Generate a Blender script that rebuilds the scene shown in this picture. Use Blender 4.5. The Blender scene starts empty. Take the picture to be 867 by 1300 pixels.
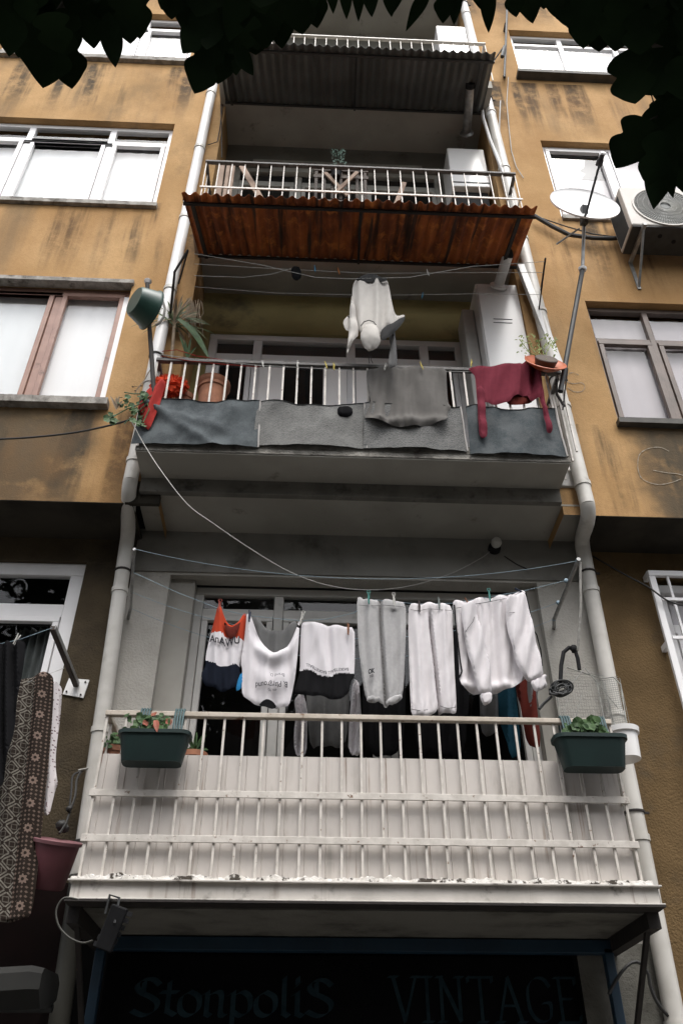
import bpy, bmesh, math, random
from mathutils import Vector, Matrix, noise, geometry
R = math.radians
rnd = random.Random(7)
scene = bpy.context.scene
col = scene.collection

# ------------------------------------------------------------------ survey
# The facade was measured from the street: camera 1.6 m up, f = 29 mm, pitched 37.5 deg, turned 2.5 deg.
F, PITCH, YAW, EYE = 1060.0, R(37.5), R(2.5), 1.6
def P(px, py, Y):
    a = (px - 433.5) / F; b = (650 - py) / F
    fy = math.cos(PITCH) - b * math.sin(PITCH); fz = math.sin(PITCH) + b * math.cos(PITCH)
    c, s = math.cos(YAW), math.sin(YAW)
    rx, ry, rz = a * c + fy * s, -a * s + fy * c, fz
    k = Y / ry
    return Vector((rx * k, Y, EYE + rz * k))
YF, YW, YL = 4.20, 4.52, 4.95          # balcony fronts, projecting wings, recessed wall
XL, XR = -1.05, 1.735                  # inner corners of the wings

# ------------------------------------------------------------------ materials
def nd(nt, typ, **kw):
    n = nt.nodes.new(typ)
    for k, v in kw.items():
        if k in n.inputs.keys() if hasattr(n.inputs, 'keys') else False: n.inputs[k].default_value = v
        else: setattr(n, k, v)
    return n
def base_mat(name):
    m = bpy.data.materials.new(name); m.use_nodes = True
    nt = m.node_tree; b = nt.nodes['Principled BSDF']
    return m, nt, b
def c4(c): return (c[0], c[1], c[2], 1)
def mixc(nt, fac, a, b):
    n = nt.nodes.new('ShaderNodeMix'); n.data_type = 'RGBA'
    for i, v in ((0, fac), (6, a), (7, b)):
        if isinstance(v, (tuple, list)): n.inputs[i].default_value = c4(v)
        elif isinstance(v, (int, float)): n.inputs[i].default_value = v
        else: nt.links.new(v, n.inputs[i])
    return n.outputs[2]
def mth(nt, op, a, b=None, clamp=False):
    n = nt.nodes.new('ShaderNodeMath'); n.operation = op; n.use_clamp = clamp
    for i, v in ((0, a), (1, b)):
        if v is None: continue
        if isinstance(v, (int, float)): n.inputs[i].default_value = v
        else: nt.links.new(v, n.inputs[i])
    return n.outputs[0]
def ramp(nt, v, lo, hi):
    n = nt.nodes.new('ShaderNodeMapRange'); n.interpolation_type = 'SMOOTHSTEP'
    nt.links.new(v, n.inputs[0]); n.inputs[1].default_value = lo; n.inputs[2].default_value = hi
    return n.outputs[0]
def coord(nt, scale=(1, 1, 1)):
    g = nt.nodes.new('ShaderNodeNewGeometry')
    m = nt.nodes.new('ShaderNodeMapping'); m.inputs['Scale'].default_value = scale
    nt.links.new(g.outputs['Position'], m.inputs[0]); return m.outputs[0]
def nz(nt, sc, detail=4, rough=.55, vec=None, scale3=(1, 1, 1)):
    n = nt.nodes.new('ShaderNodeTexNoise'); n.inputs['Scale'].default_value = sc
    n.inputs['Detail'].default_value = detail; n.inputs['Roughness'].default_value = rough
    nt.links.new(vec or coord(nt, scale3), n.inputs['Vector']); return n.outputs['Fac']
def bumpn(nt, b, h, strength, dist):
    n = nt.nodes.new('ShaderNodeBump'); n.inputs['Strength'].default_value = strength; n.inputs['Distance'].default_value = dist
    nt.links.new(h, n.inputs['Height']); nt.links.new(n.outputs[0], b.inputs['Normal'])
def pm(name, c1, c2=None, sc=6, rough=.7, bump=0, bsc=120, metal=0, dirt=None, dsc=3, dlo=.52, dhi=.75, dscale=(1, 1, 1), spec=.5, bdist=.004):
    m, nt, b = base_mat(name)
    c2 = c2 or tuple(x * .8 for x in c1)
    o = mixc(nt, ramp(nt, nz(nt, sc), .35, .65), c1, c2)
    if dirt: o = mixc(nt, ramp(nt, nz(nt, dsc, 6, .65, scale3=dscale), dlo, dhi), o, dirt)
    nt.links.new(o, b.inputs['Base Color'])
    b.inputs['Roughness'].default_value = rough; b.inputs['Metallic'].default_value = metal
    b.inputs['Specular IOR Level'].default_value = spec
    if bump: bumpn(nt, b, nz(nt, bsc, 3, .6), bump, bdist)
    return m

def ochre_wall():
    m, nt, b = base_mat('ochre_stucco')
    o = mixc(nt, ramp(nt, nz(nt, 1.6, 5), .3, .7), (.505, .318, .152), (.39, .235, .102))
    o = mixc(nt, mth(nt, 'MULTIPLY', ramp(nt, nz(nt, 45, 3, .7), .42, .62), .25), o, (.30, .19, .085))
    g = nt.nodes.new('ShaderNodeSeparateXYZ'); ge = nt.nodes.new('ShaderNodeNewGeometry'); nt.links.new(ge.outputs['Position'], g.inputs[0])
    X, Z = g.outputs['X'], g.outputs['Z']
    s = mth(nt, 'FRACT', mth(nt, 'DIVIDE', mth(nt, 'SUBTRACT', Z, .57), 2.7))      # run-off below each row of sills
    fall = ramp(nt, s, .50, .85)
    st = ramp(nt, nz(nt, 1.0, 5, .6, scale3=(3.6, 3.6, .28)), .47, .61)
    st = mth(nt, 'MULTIPLY', mth(nt, 'MULTIPLY', st, fall), ramp(nt, nz(nt, 7, 5, .7), .2, .6))
    o = mixc(nt, mth(nt, 'MULTIPLY', st, .95), o, (.04, .034, .026))
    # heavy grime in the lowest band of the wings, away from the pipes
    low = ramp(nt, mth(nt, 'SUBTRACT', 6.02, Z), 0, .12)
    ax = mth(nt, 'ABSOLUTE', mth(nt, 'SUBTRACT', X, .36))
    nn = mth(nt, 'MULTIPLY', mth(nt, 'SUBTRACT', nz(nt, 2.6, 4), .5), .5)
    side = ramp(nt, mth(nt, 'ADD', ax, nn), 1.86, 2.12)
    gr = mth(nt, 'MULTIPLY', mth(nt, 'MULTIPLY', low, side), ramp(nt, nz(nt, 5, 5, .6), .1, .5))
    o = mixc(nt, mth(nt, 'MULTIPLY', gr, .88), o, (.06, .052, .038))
    st2 = ramp(nt, nz(nt, .8, 6, .65, scale3=(1.6, 1.6, .9)), .55, .75)
    o = mixc(nt, mth(nt, 'MULTIPLY', st2, .55), o, (.17, .115, .06))
    bl_ = ramp(nt, nz(nt, .55, 6, .62, scale3=(1.2, 1.2, .8)), .44, .62)
    o = mixc(nt, mth(nt, 'MULTIPLY', bl_, .38), o, (.235, .118, .04))
    st3 = mth(nt, 'MULTIPLY', ramp(nt, nz(nt, 1.0, 6, .6, scale3=(2.6, 2.6, .16)), .50, .70), ramp(nt, nz(nt, 1.3, 3), .35, .6))
    o = mixc(nt, mth(nt, 'MULTIPLY', st3, .5), o, (.12, .092, .06))
    nt.links.new(o, b.inputs['Base Color']); b.inputs['Roughness'].default_value = .92; b.inputs['Specular IOR Level'].default_value = .2
    bumpn(nt, b, nz(nt, 95, 3, .65), .55, .006)
    return m
M = {}
M['ochre'] = ochre_wall()
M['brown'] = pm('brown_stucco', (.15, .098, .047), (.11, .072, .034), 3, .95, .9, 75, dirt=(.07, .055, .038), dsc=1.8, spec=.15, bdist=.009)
M['brown_dark'] = pm('dark_brown_stucco', (.085, .066, .042), (.058, .045, .029), 3, .95, .9, 75, dirt=(.035, .029, .022), dsc=1.8, spec=.12, bdist=.009)
M['pier'] = pm('grey_white_stucco', (.42, .40, .365), (.35, .335, .30), 3, .9, .8, 60, dirt=(.22, .21, .18), dsc=2, dlo=.58, dhi=.8, spec=.2, bdist=.008)
M['pier_dark'] = pm('dark_grey_stucco', (.17, .165, .145), (.12, .115, .10), 3, .9, .7, 60, dirt=(.05, .048, .04), dsc=3, dlo=.5, dhi=.75, spec=.2, bdist=.008)  # darker grey version of the pier stucco
M['plaster'] = pm('smooth_grey_plaster', (.36, .345, .31), (.29, .275, .245), 2, .85, .15, 30, dirt=(.16, .15, .13), dsc=3, dlo=.55, dhi=.8, dscale=(1, 1, .6), spec=.2)
M['header'] = pm('grey_header_paint', (.25, .243, .222), (.20, .193, .175), 2, .85, .15, 30, dirt=(.09, .085, .075), dsc=3, dlo=.5, dhi=.8, spec=.2)
M['soffit'] = pm('painted_soffit', (.37, .355, .315), (.31, .295, .26), 2, .85, .15, 40, dirt=(.12, .11, .09), dsc=5, dlo=.6, dhi=.78, spec=.2)
M['beam'] = pm('dirty_beam', (.19, .18, .16), (.13, .125, .11), 4, .9, .3, 40, dirt=(.05, .045, .04), dsc=6, spec=.2)
M['beam_dark'] = pm('dark_underside', (.05, .044, .034), (.03, .027, .022), 3, .95, .3, 40, spec=.1)
M['recess_yellow'] = pm('yellow_recess_paint', (.34, .285, .13), (.27, .225, .10), 2, .85, .1, 40, dirt=(.12, .10, .06), dsc=2.5, spec=.2)
M['recess_grey'] = pm('grey_recess_paint', (.20, .195, .17), (.16, .155, .135), 2, .85, .1, 40, dirt=(.09, .085, .07), dsc=2.5, spec=.2)
M['slab_edge'] = pm('crumbling_edge', (.30, .285, .255), (.19, .18, .16), 14, .95, .9, 60, dirt=(.10, .09, .08), dsc=9, dlo=.52, dhi=.7, spec=.15, bdist=.012)
M['flaky'] = pm('flaking_white_paint', (.74, .71, .67), (.58, .55, .5), 18, .85, .8, 45, dirt=(.06, .05, .04), dsc=15, dlo=.54, dhi=.60, spec=.25, bdist=.012)
M['channel'] = pm('channel_paint', (.56, .53, .49), (.45, .425, .39), 5, .6, .15, 50, dirt=(.11, .095, .08), dsc=6, dlo=.56, dhi=.72, spec=.4)
M['pvc'] = pm('white_window_plastic', (.80, .79, .79), (.74, .73, .73), 3, .35, spec=.5)
M['door_white'] = pm('white_door_paint', (.90, .87, .85), (.86, .83, .81), 3, .35)
M['pvc_grey'] = pm('aged_window_plastic', (.50, .485, .46), (.42, .41, .385), 3, .5, dirt=(.26, .25, .22), dsc=5, dlo=.6, spec=.4)
M['pvc_dim'] = pm('old_grey_paint_frame', (.44, .435, .40), (.36, .355, .33), 4, .55, dirt=(.2, .2, .17), dsc=5, dlo=.6, spec=.3)
M['brownframe'] = pm('rose_brown_frame', (.34, .205, .16), (.28, .165, .13), 5, .5, dirt=(.15, .09, .07), dsc=8, dlo=.6, spec=.4)
M['bronzeframe'] = pm('bronze_frame', (.15, .11, .09), (.10, .075, .06), 5, .45, spec=.5)
M['sill'] = pm('stone_sill', (.36, .34, .31), (.22, .205, .185), 12, .9, .6, 40, dirt=(.07, .06, .05), dsc=7, spec=.2, bdist=.01)
M['sill_dark'] = pm('dark_sill', (.07, .065, .055), (.04, .038, .032), 9, .7, .3, 40)
M['curtain'] = pm('white_blind', (.88, .87, .87), (.85, .84, .84), 1.5, .8, spec=.1)
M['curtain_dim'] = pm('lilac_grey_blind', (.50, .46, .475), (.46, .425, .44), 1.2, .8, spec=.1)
M['curtain_grey'] = pm('grey_net_curtain', (.16, .17, .165), (.07, .08, .078), 4, .8, spec=.1)
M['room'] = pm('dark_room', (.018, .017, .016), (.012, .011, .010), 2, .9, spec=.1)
M['railwhite'] = pm('white_rail_paint', (.62, .58, .53), (.50, .465, .42), 18, .5, .2, 60, dirt=(.16, .09, .05), dsc=26, dlo=.60, dhi=.68, spec=.4)
M['toprail'] = pm('worn_rail_paint', (.52, .46, .39), (.42, .365, .30), 14, .55, .25, 60, dirt=(.17, .09, .05), dsc=16, dlo=.57, dhi=.68, spec=.4)
M['darkrail'] = pm('dark_rail_paint', (.09, .085, .08), (.05, .045, .042), 18, .6, .2, 60, dirt=(.22, .17, .12), dsc=16, dlo=.62, dhi=.72)
M['panel'] = pm('white_sheet_panel', (.575, .535, .50), (.51, .475, .445), 2.5, .42, .06, 8, dirt=(.30, .27, .23), dsc=3.5, dlo=.54, dhi=.8, dscale=(1.4, 1, .4), spec=.45)
def add_runs(mat, c, sx, lo, hi, k):
    nt = mat.node_tree; b = nt.nodes['Principled BSDF']; src = b.inputs['Base Color'].links[0].from_socket
    f = mth(nt, 'MULTIPLY', ramp(nt, nz(nt, 1.0, 4, .6, scale3=(sx, sx, sx * .035)), lo, hi), ramp(nt, nz(nt, 3.0, 3), .42, .62))
    nt.links.new(mixc(nt, mth(nt, 'MULTIPLY', f, k), src, c), b.inputs['Base Color'])
add_runs(M['panel'], (.20, .12, .07), 34, .58, .70, .6); add_runs(M['panel'], (.26, .24, .21), 12, .52, .72, .5); add_runs(M['channel'], (.14, .085, .05), 26, .56, .68, .6)
M['pipe'] = pm('pvc_drainpipe', (.62, .60, .56), (.50, .48, .44), 4, .45, .05, 40, dirt=(.20, .175, .14), dsc=5, dlo=.58, dhi=.8, dscale=(1, 1, .5), spec=.4)
M['pipe_dark'] = pm('shade_dark_pipe', (.045, .043, .034), (.03, .029, .023), 5, .6)
M['pipe_white'] = pm('white_drainpipe', (.80, .79, .78), (.72, .71, .69), 4, .4, dirt=(.36, .33, .28), dsc=5, dlo=.66, dhi=.85, spec=.4)
M['iron'] = pm('rusty_iron', (.022, .017, .014), (.014, .011, .010), 14, .8, .4, 60, dirt=(.07, .03, .014), dsc=10, dlo=.64)
M['black'] = pm('black_plastic', (.011, .011, .012), (.007, .007, .008), 10, .75, spec=.2)
M['darkgrey'] = pm('dark_grey_metal', (.035, .037, .037), (.025, .026, .026), 12, .55, metal=.2)
M['steel'] = pm('galvanised_steel', (.34, .34, .33), (.24, .24, .235), 16, .45, metal=.6)
M['appliance'] = pm('white_enamel', (.82, .81, .80), (.78, .77, .755), 2, .25, dirt=(.5, .47, .42), dsc=3, dlo=.66, dhi=.9, spec=.5)
M['ac'] = pm('beige_plastic', (.52, .485, .44), (.46, .43, .39), 3, .45, dirt=(.34, .31, .27), dsc=4, dlo=.62, spec=.4)
M['terracotta'] = pm('terracotta', (.36, .155, .085), (.27, .115, .065), 12, .85, .25, 60, dirt=(.42, .32, .25), dsc=6, dlo=.62)
M['orange'] = pm('orange_saucer', (.48, .115, .035), (.36, .085, .03), 7, .5, spec=.4)
M['greenplastic'] = pm('green_plastic', (.018, .062, .045), (.012, .044, .034), 6, .42, spec=.5)
M['planter'] = pm('dark_green_planter', (.006, .022, .020), (.004, .016, .015), 5, .5, spec=.4)
M['strapblue'] = pm('blue_green_strap', (.055, .105, .11), (.04, .08, .085), 12, .5)
M['soil'] = pm('soil', (.03, .022, .015), None, 20, .95)
M['leafd'] = pm('tree_leaf', (.016, .033, .012), (.010, .022, .008), 9, .7, spec=.06)
M['leafg'] = pm('geranium_leaf', (.055, .11, .035), (.03, .065, .022), 14, .6, spec=.3)
M['leafy'] = pm('pale_leaf', (.26, .30, .09), (.14, .19, .05), 14, .6, spec=.3)
M['leafs'] = pm('spiky_leaf', (.06, .10, .03), (.11, .11, .04), 12, .5, spec=.4)
M['leafdead'] = pm('dead_stem', (.34, .26, .17), (.20, .15, .10), 14, .8)
M['leafconifer'] = pm('blue_green_sprig', (.05, .11, .075), (.03, .07, .05), 14, .7)
M['redleaf'] = pm('wilted_leaf', (.28, .07, .04), (.18, .06, .03), 14, .7)
M['bark'] = pm('bark', (.055, .045, .035), (.03, .025, .02), 9, .95, .8, 30)
M['wood'] = pm('bare_wood', (.36, .26, .20), (.27, .19, .14), 7, .8, .2, 60)
M['darkwood'] = pm('dark_wood', (.06, .04, .028), (.035, .023, .017), 7, .7)
M['rope'] = pm('grey_rope', (.36, .35, .32), (.26, .25, .23), 40, .9)
M['lineblue'] = pm('blue_line', (.24, .33, .38), (.19, .27, .32), 40, .6)
M['linewhite'] = pm('white_line', (.56, .56, .54), (.42, .42, .4), 40, .6)
M['cable'] = pm('white_cable', (.40, .39, .36), (.32, .31, .29), 20, .5)
M['blackcable'] = pm('black_cable', (.018, .017, .016), None, 20, .6)
M['wire'] = pm('galvanised_wire', (.40, .40, .37), (.28, .28, .26), 30, .5, metal=.4)
M['pink'] = pm('faded_pink_plastic', (.21, .072, .085), (.165, .056, .068), 5, .5, dirt=(.12, .06, .06), dsc=5, dlo=.62)
M['pinkrim'] = pm('pale_pink_rim', (.24, .11, .12), (.19, .085, .095), 9, .5)
M['bluepaint'] = pm('dark_blue_paint', (.007, .030, .055), (.005, .022, .042), 5, .5)
M['signboard'] = pm('black_signboard', (.006, .006, .007), (.004, .004, .005), 4, .75, spec=.05)
M['signtext'] = pm('faded_blue_lettering', (.022, .042, .052), (.012, .026, .034), 14, .8, spec=.1)
M['darkred'] = pm('shade_dark_red', (.012, .006, .0055), (.008, .005, .0045), 3, .9, spec=.1)
M['awning_cloth'] = pm('grey_canvas', (.016, .016, .014), (.011, .011, .010), 5, .9)
M['asphalt'] = pm('asphalt', (.05, .05, .05), (.04, .04, .04), 3, .95, .5, 80)
M['paving'] = pm('paving', (.20, .19, .175), (.16, .15, .14), 5, .9, .3, 40)
M['bounce_render_pale'] = pm('opposite_bounce_render', (.52, .485, .43), (.44, .41, .36), 1.5, .9)
M['chalk'] = pm('chalk', (.36, .32, .26), (.24, .20, .15), 90, .95, spec=.1)
M['clear'] = pm('cloudy_plastic', (.45, .42, .40), (.36, .33, .31), 10, .3)
M['lampglass'] = pm('frosted_lamp', (.55, .54, .50), None, 5, .4)

def fabric(name, c, c2=None, bump=.35, sc=25, bsc=260, weave=False):
    m, nt, b = base_mat(name)
    c2 = tuple(x * .95 for x in c) if c2 is None else tuple(x * .7 + y * .3 for x, y in zip(c, c2))
    o = mixc(nt, ramp(nt, nz(nt, sc, 5), .35, .65), c, c2)
    nt.links.new(o, b.inputs['Base Color']); b.inputs['Roughness'].default_value = .95; b.inputs['Specular IOR Level'].default_value = .08
    h = nz(nt, bsc, 2)
    bumpn(nt, b, h, bump * .35, .002)
    return m
M['c_white'] = fabric('white_jersey', (.62, .595, .615), (.56, .54, .56))
M['c_white2'] = fabric('white_fleece', (.66, .63, .64), (.57, .545, .56))
M['c_grey'] = fabric('marl_grey', (.36, .355, .355), (.46, .45, .445), .5, 60)
M['c_red'] = fabric('scarlet_jersey', (.42, .055, .025), (.34, .04, .02))
M['c_navy'] = fabric('navy_cloth', (.010, .013, .022), (.007, .009, .015))
M['c_black'] = fabric('black_cloth', (.010, .010, .011), (.007, .007, .008))
M['c_blue'] = fabric('bright_blue_cloth', (.03, .20, .42))
M['c_print'] = fabric('dark_print', (.03, .03, .035), (.05, .05, .055), .1)
M['c_hood'] = fabric('oatmeal_fleece', (.55, .525, .49), (.47, .45, .42))
M['c_inner'] = fabric('charcoal_lining', (.05, .05, .05), (.03, .03, .03))
M['c_tee'] = fabric('dark_grey_jersey', (.135, .128, .12), (.105, .10, .094))
M['c_maroon'] = fabric('maroon_knit', (.165, .030, .045), (.12, .022, .034))
M['c_teal'] = fabric('teal_cloth', (.02, .075, .11), (.015, .055, .085))
M['c_wine'] = fabric('wine_cloth', (.11, .022, .016), (.08, .016, .013))
M['c_dgrey'] = fabric('mid_grey_cloth', (.13, .13, .13), (.10, .10, .10))
M['c_redfluff'] = fabric('red_fluff', (.62, .075, .03), (.46, .04, .025), .8, 60, 160)
M['c_redcloth'] = fabric('red_cloth', (.36, .042, .036), (.24, .027, .024))

def screen_mat(name, c1, c2, hatch):
    m, nt, b = base_mat(name)
    o = mixc(nt, ramp(nt, nz(nt, 7, 6, .65), .38, .62), c1, c2)
    if hatch:
        w = nt.nodes.new('ShaderNodeTexWave'); w.inputs['Scale'].default_value = 30; w.bands_direction = 'Z'
        w.inputs['Distortion'].default_value = 6; w.inputs['Detail'].default_value = 3; w.inputs['Detail Scale'].default_value = 3
        nt.links.new(coord(nt), w.inputs['Vector'])
        o = mixc(nt, mth(nt, 'MULTIPLY', ramp(nt, w.outputs['Fac'], .35, .65), .7), o, (.26, .255, .24))
    o = mixc(nt, mth(nt, 'MULTIPLY', ramp(nt, nz(nt, 240, 2), .45, .6), .22), o, (.20, .21, .215))
    nt.links.new(o, b.inputs['Base Color']); b.inputs['Roughness'].default_value = .9; b.inputs['Specular IOR Level'].default_value = .1
    bumpn(nt, b, nz(nt, 12, 3, .5), .18, .02)
    return m
M['screen_blue'] = screen_mat('blue_grey_screen', (.098, .112, .118), (.058, .067, .072), False)
M['screen_hatch'] = screen_mat('hatched_screen', (.075, .075, .073), (.13, .13, .125), True)
M['screen_hatch2'] = screen_mat('dark_hatched_screen', (.055, .057, .058), (.08, .08, .08), True)
M['screen_dark'] = screen_mat('mottled_screen', (.046, .056, .061), (.085, .094, .098), False)
M['screen_edge'] = fabric('pale_hem', (.42, .40, .38))

def rust_mat():
    m, nt, b = base_mat('rusted_sheet')
    o = mixc(nt, ramp(nt, nz(nt, 4, 6, .65, scale3=(1.6, .5, .5)), .38, .62), (.42, .115, .026), (.19, .048, .014))
    o = mixc(nt, ramp(nt, nz(nt, 7, 6, .7), .52, .66), o, (.56, .18, .036))
    o = mixc(nt, ramp(nt, nz(nt, 1.0, 4, .6, scale3=(16, .9, .9)), .50, .66), o, (.045, .021, .012))
    nt.links.new(o, b.inputs['Base Color']); b.inputs['Roughness'].default_value = .9
    bumpn(nt, b, nz(nt, 60, 4, .7), .5, .004)
    return m
M['rust'] = rust_mat()
M['tin'] = pm('weathered_tin', (.12, .125, .12), (.085, .09, .085), 3, .6, .15, 40, metal=.2, dirt=(.05, .05, .048), dsc=3, dlo=.55, dhi=.8, dscale=(2, .5, 1))

def glass_mat():
    m = bpy.data.materials.new('window_glass'); m.use_nodes = True
    nt = m.node_tree; nt.nodes.clear()
    out = nt.nodes.new('ShaderNodeOutputMaterial'); mx = nt.nodes.new('ShaderNodeMixShader')
    tr = nt.nodes.new('ShaderNodeBsdfTransparent'); tr.inputs[0].default_value = (.96, .97, .97, 1)
    gl = nt.nodes.new('ShaderNodeBsdfGlossy'); gl.inputs['Roughness'].default_value = .015
    fr = nt.nodes.new('ShaderNodeLayerWeight'); fr.inputs[0].default_value = .5; fac = mth(nt, 'ADD', .04, mth(nt, 'MULTIPLY', mth(nt, 'POWER', fr.outputs['Facing'], 4.0), .95), True)
    bp = nt.nodes.new('ShaderNodeBump'); bp.inputs['Strength'].default_value = .12; bp.inputs['Distance'].default_value = .02
    nt.links.new(nz(nt, 2.5, 2), bp.inputs['Height']); nt.links.new(bp.outputs[0], gl.inputs['Normal'])
    nt.links.new(fac, mx.inputs[0]); nt.links.new(tr.outputs[0], mx.inputs[1]); nt.links.new(gl.outputs[0], mx.inputs[2])
    nt.links.new(mx.outputs[0], out.inputs[0]); return m
M['glass'] = glass_mat()

def carpet_mat():
    m, nt, b = base_mat('patterned_weave')
    tc = nt.nodes.new('ShaderNodeUVMap')
    mp = nt.nodes.new('ShaderNodeMapping'); nt.links.new(tc.outputs[0], mp.inputs[0])
    sx = nt.nodes.new('ShaderNodeSeparateXYZ'); nt.links.new(mp.outputs[0], sx.inputs[0])
    U, V = sx.outputs[0], sx.outputs[1]
    def tri(v, per):       # distance to the nearest multiple, 0..0.5
        return mth(nt, 'ABSOLUTE', mth(nt, 'SUBTRACT', mth(nt, 'FRACT', mth(nt, 'DIVIDE', v, per)), .5))
    per = .088
    d1 = tri(mth(nt, 'ADD', U, V), per); d2 = tri(mth(nt, 'SUBTRACT', U, V), per)
    lat = mth(nt, 'MINIMUM', d1, d2)
    petals = mth(nt, 'LESS_THAN', mth(nt, 'ABSOLUTE', mth(nt, 'SUBTRACT', lat, .10)), .055)
    gaps = mth(nt, 'GREATER_THAN', mth(nt, 'MAXIMUM', d1, d2), .13)
    lattice = mth(nt, 'MULTIPLY', petals, gaps)
    cen = mth(nt, 'LESS_THAN', mth(nt, 'ABSOLUTE', mth(nt, 'SUBTRACT', mth(nt, 'ADD', mth(nt, 'SUBTRACT', .5, d1), mth(nt, 'SUBTRACT', .5, d2)), .28)), .05)
    field = mth(nt, 'MAXIMUM', lattice, mth(nt, 'MULTIPLY', cen, .55))
    # border band with rosettes
    bu = mth(nt, 'SUBTRACT', U, .055); bv = mth(nt, 'SUBTRACT', mth(nt, 'FRACT', mth(nt, 'DIVIDE', V, .125)), .5)
    rr = mth(nt, 'SQRT', mth(nt, 'ADD', mth(nt, 'POWER', mth(nt, 'DIVIDE', bu, .125), 2.0), mth(nt, 'POWER', bv, 2.0)))
    ang = mth(nt, 'ARCTAN2', bv, mth(nt, 'DIVIDE', bu, .125))
    pet = mth(nt, 'ADD', .17, mth(nt, 'MULTIPLY', mth(nt, 'COSINE', mth(nt, 'MULTIPLY', ang, 8)), .03))
    ros = mth(nt, 'MULTIPLY', mth(nt, 'LESS_THAN', rr, pet), mth(nt, 'GREATER_THAN', rr, .065))
    dots = mth(nt, 'MULTIPLY', mth(nt, 'LESS_THAN', mth(nt, 'ADD', tri(U, .022), tri(V, .022)), .32), mth(nt, 'GREATER_THAN', rr, .26))
    band = mth(nt, 'MAXIMUM', ros, mth(nt, 'MULTIPLY', dots, .7))
    inb = mth(nt, 'LESS_THAN', U, .105)
    pat = mth(nt, 'ADD', mth(nt, 'MULTIPLY', band, inb), mth(nt, 'MULTIPLY', field, mth(nt, 'SUBTRACT', 1.0, inb)))
    ink = mixc(nt, ramp(nt, nz(nt, 60, 4), .35, .65), (.215, .198, .17), (.135, .122, .105))
    inkb = mixc(nt, inb, ink, (.20, .145, .12))
    o = mixc(nt, pat, (.028, .021, .017), inkb)
    nt.links.new(o, b.inputs['Base Color']); b.inputs['Roughness'].default_value = .95; b.inputs['Specular IOR Level'].default_value = .08
    bumpn(nt, b, nz(nt, 160, 3), .4, .004)
    return m
M['carpet'] = carpet_mat()
def dotted_mat():
    m, nt, b = base_mat('dotted_white_cloth')
    v = nt.nodes.new('ShaderNodeTexVoronoi'); v.inputs['Scale'].default_value = 55; nt.links.new(coord(nt, (1, .2, 1)), v.inputs['Vector'])
    o = mixc(nt, ramp(nt, v.outputs['Distance'], .22, .3), (.16, .10, .11), (.62, .58, .585))
    nt.links.new(o, b.inputs['Base Color']); b.inputs['Roughness'].default_value = .95
    return m
M['dotted'] = dotted_mat()

# ------------------------------------------------------------------ objects
OFF = {}
def tag(o, label=None, cat=None, group=None, kind=None):
    for k, v in (('label', label), ('category', cat), ('group', group), ('kind', kind)):
        if v: o[k] = v
    return o
def thing(name, label, cat, loc, group=None):
    o = bpy.data.objects.new(name, None); o.empty_display_size = .1; col.objects.link(o)
    o.location = loc; OFF[o] = Vector(loc)
    return tag(o, label, cat, group)

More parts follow.
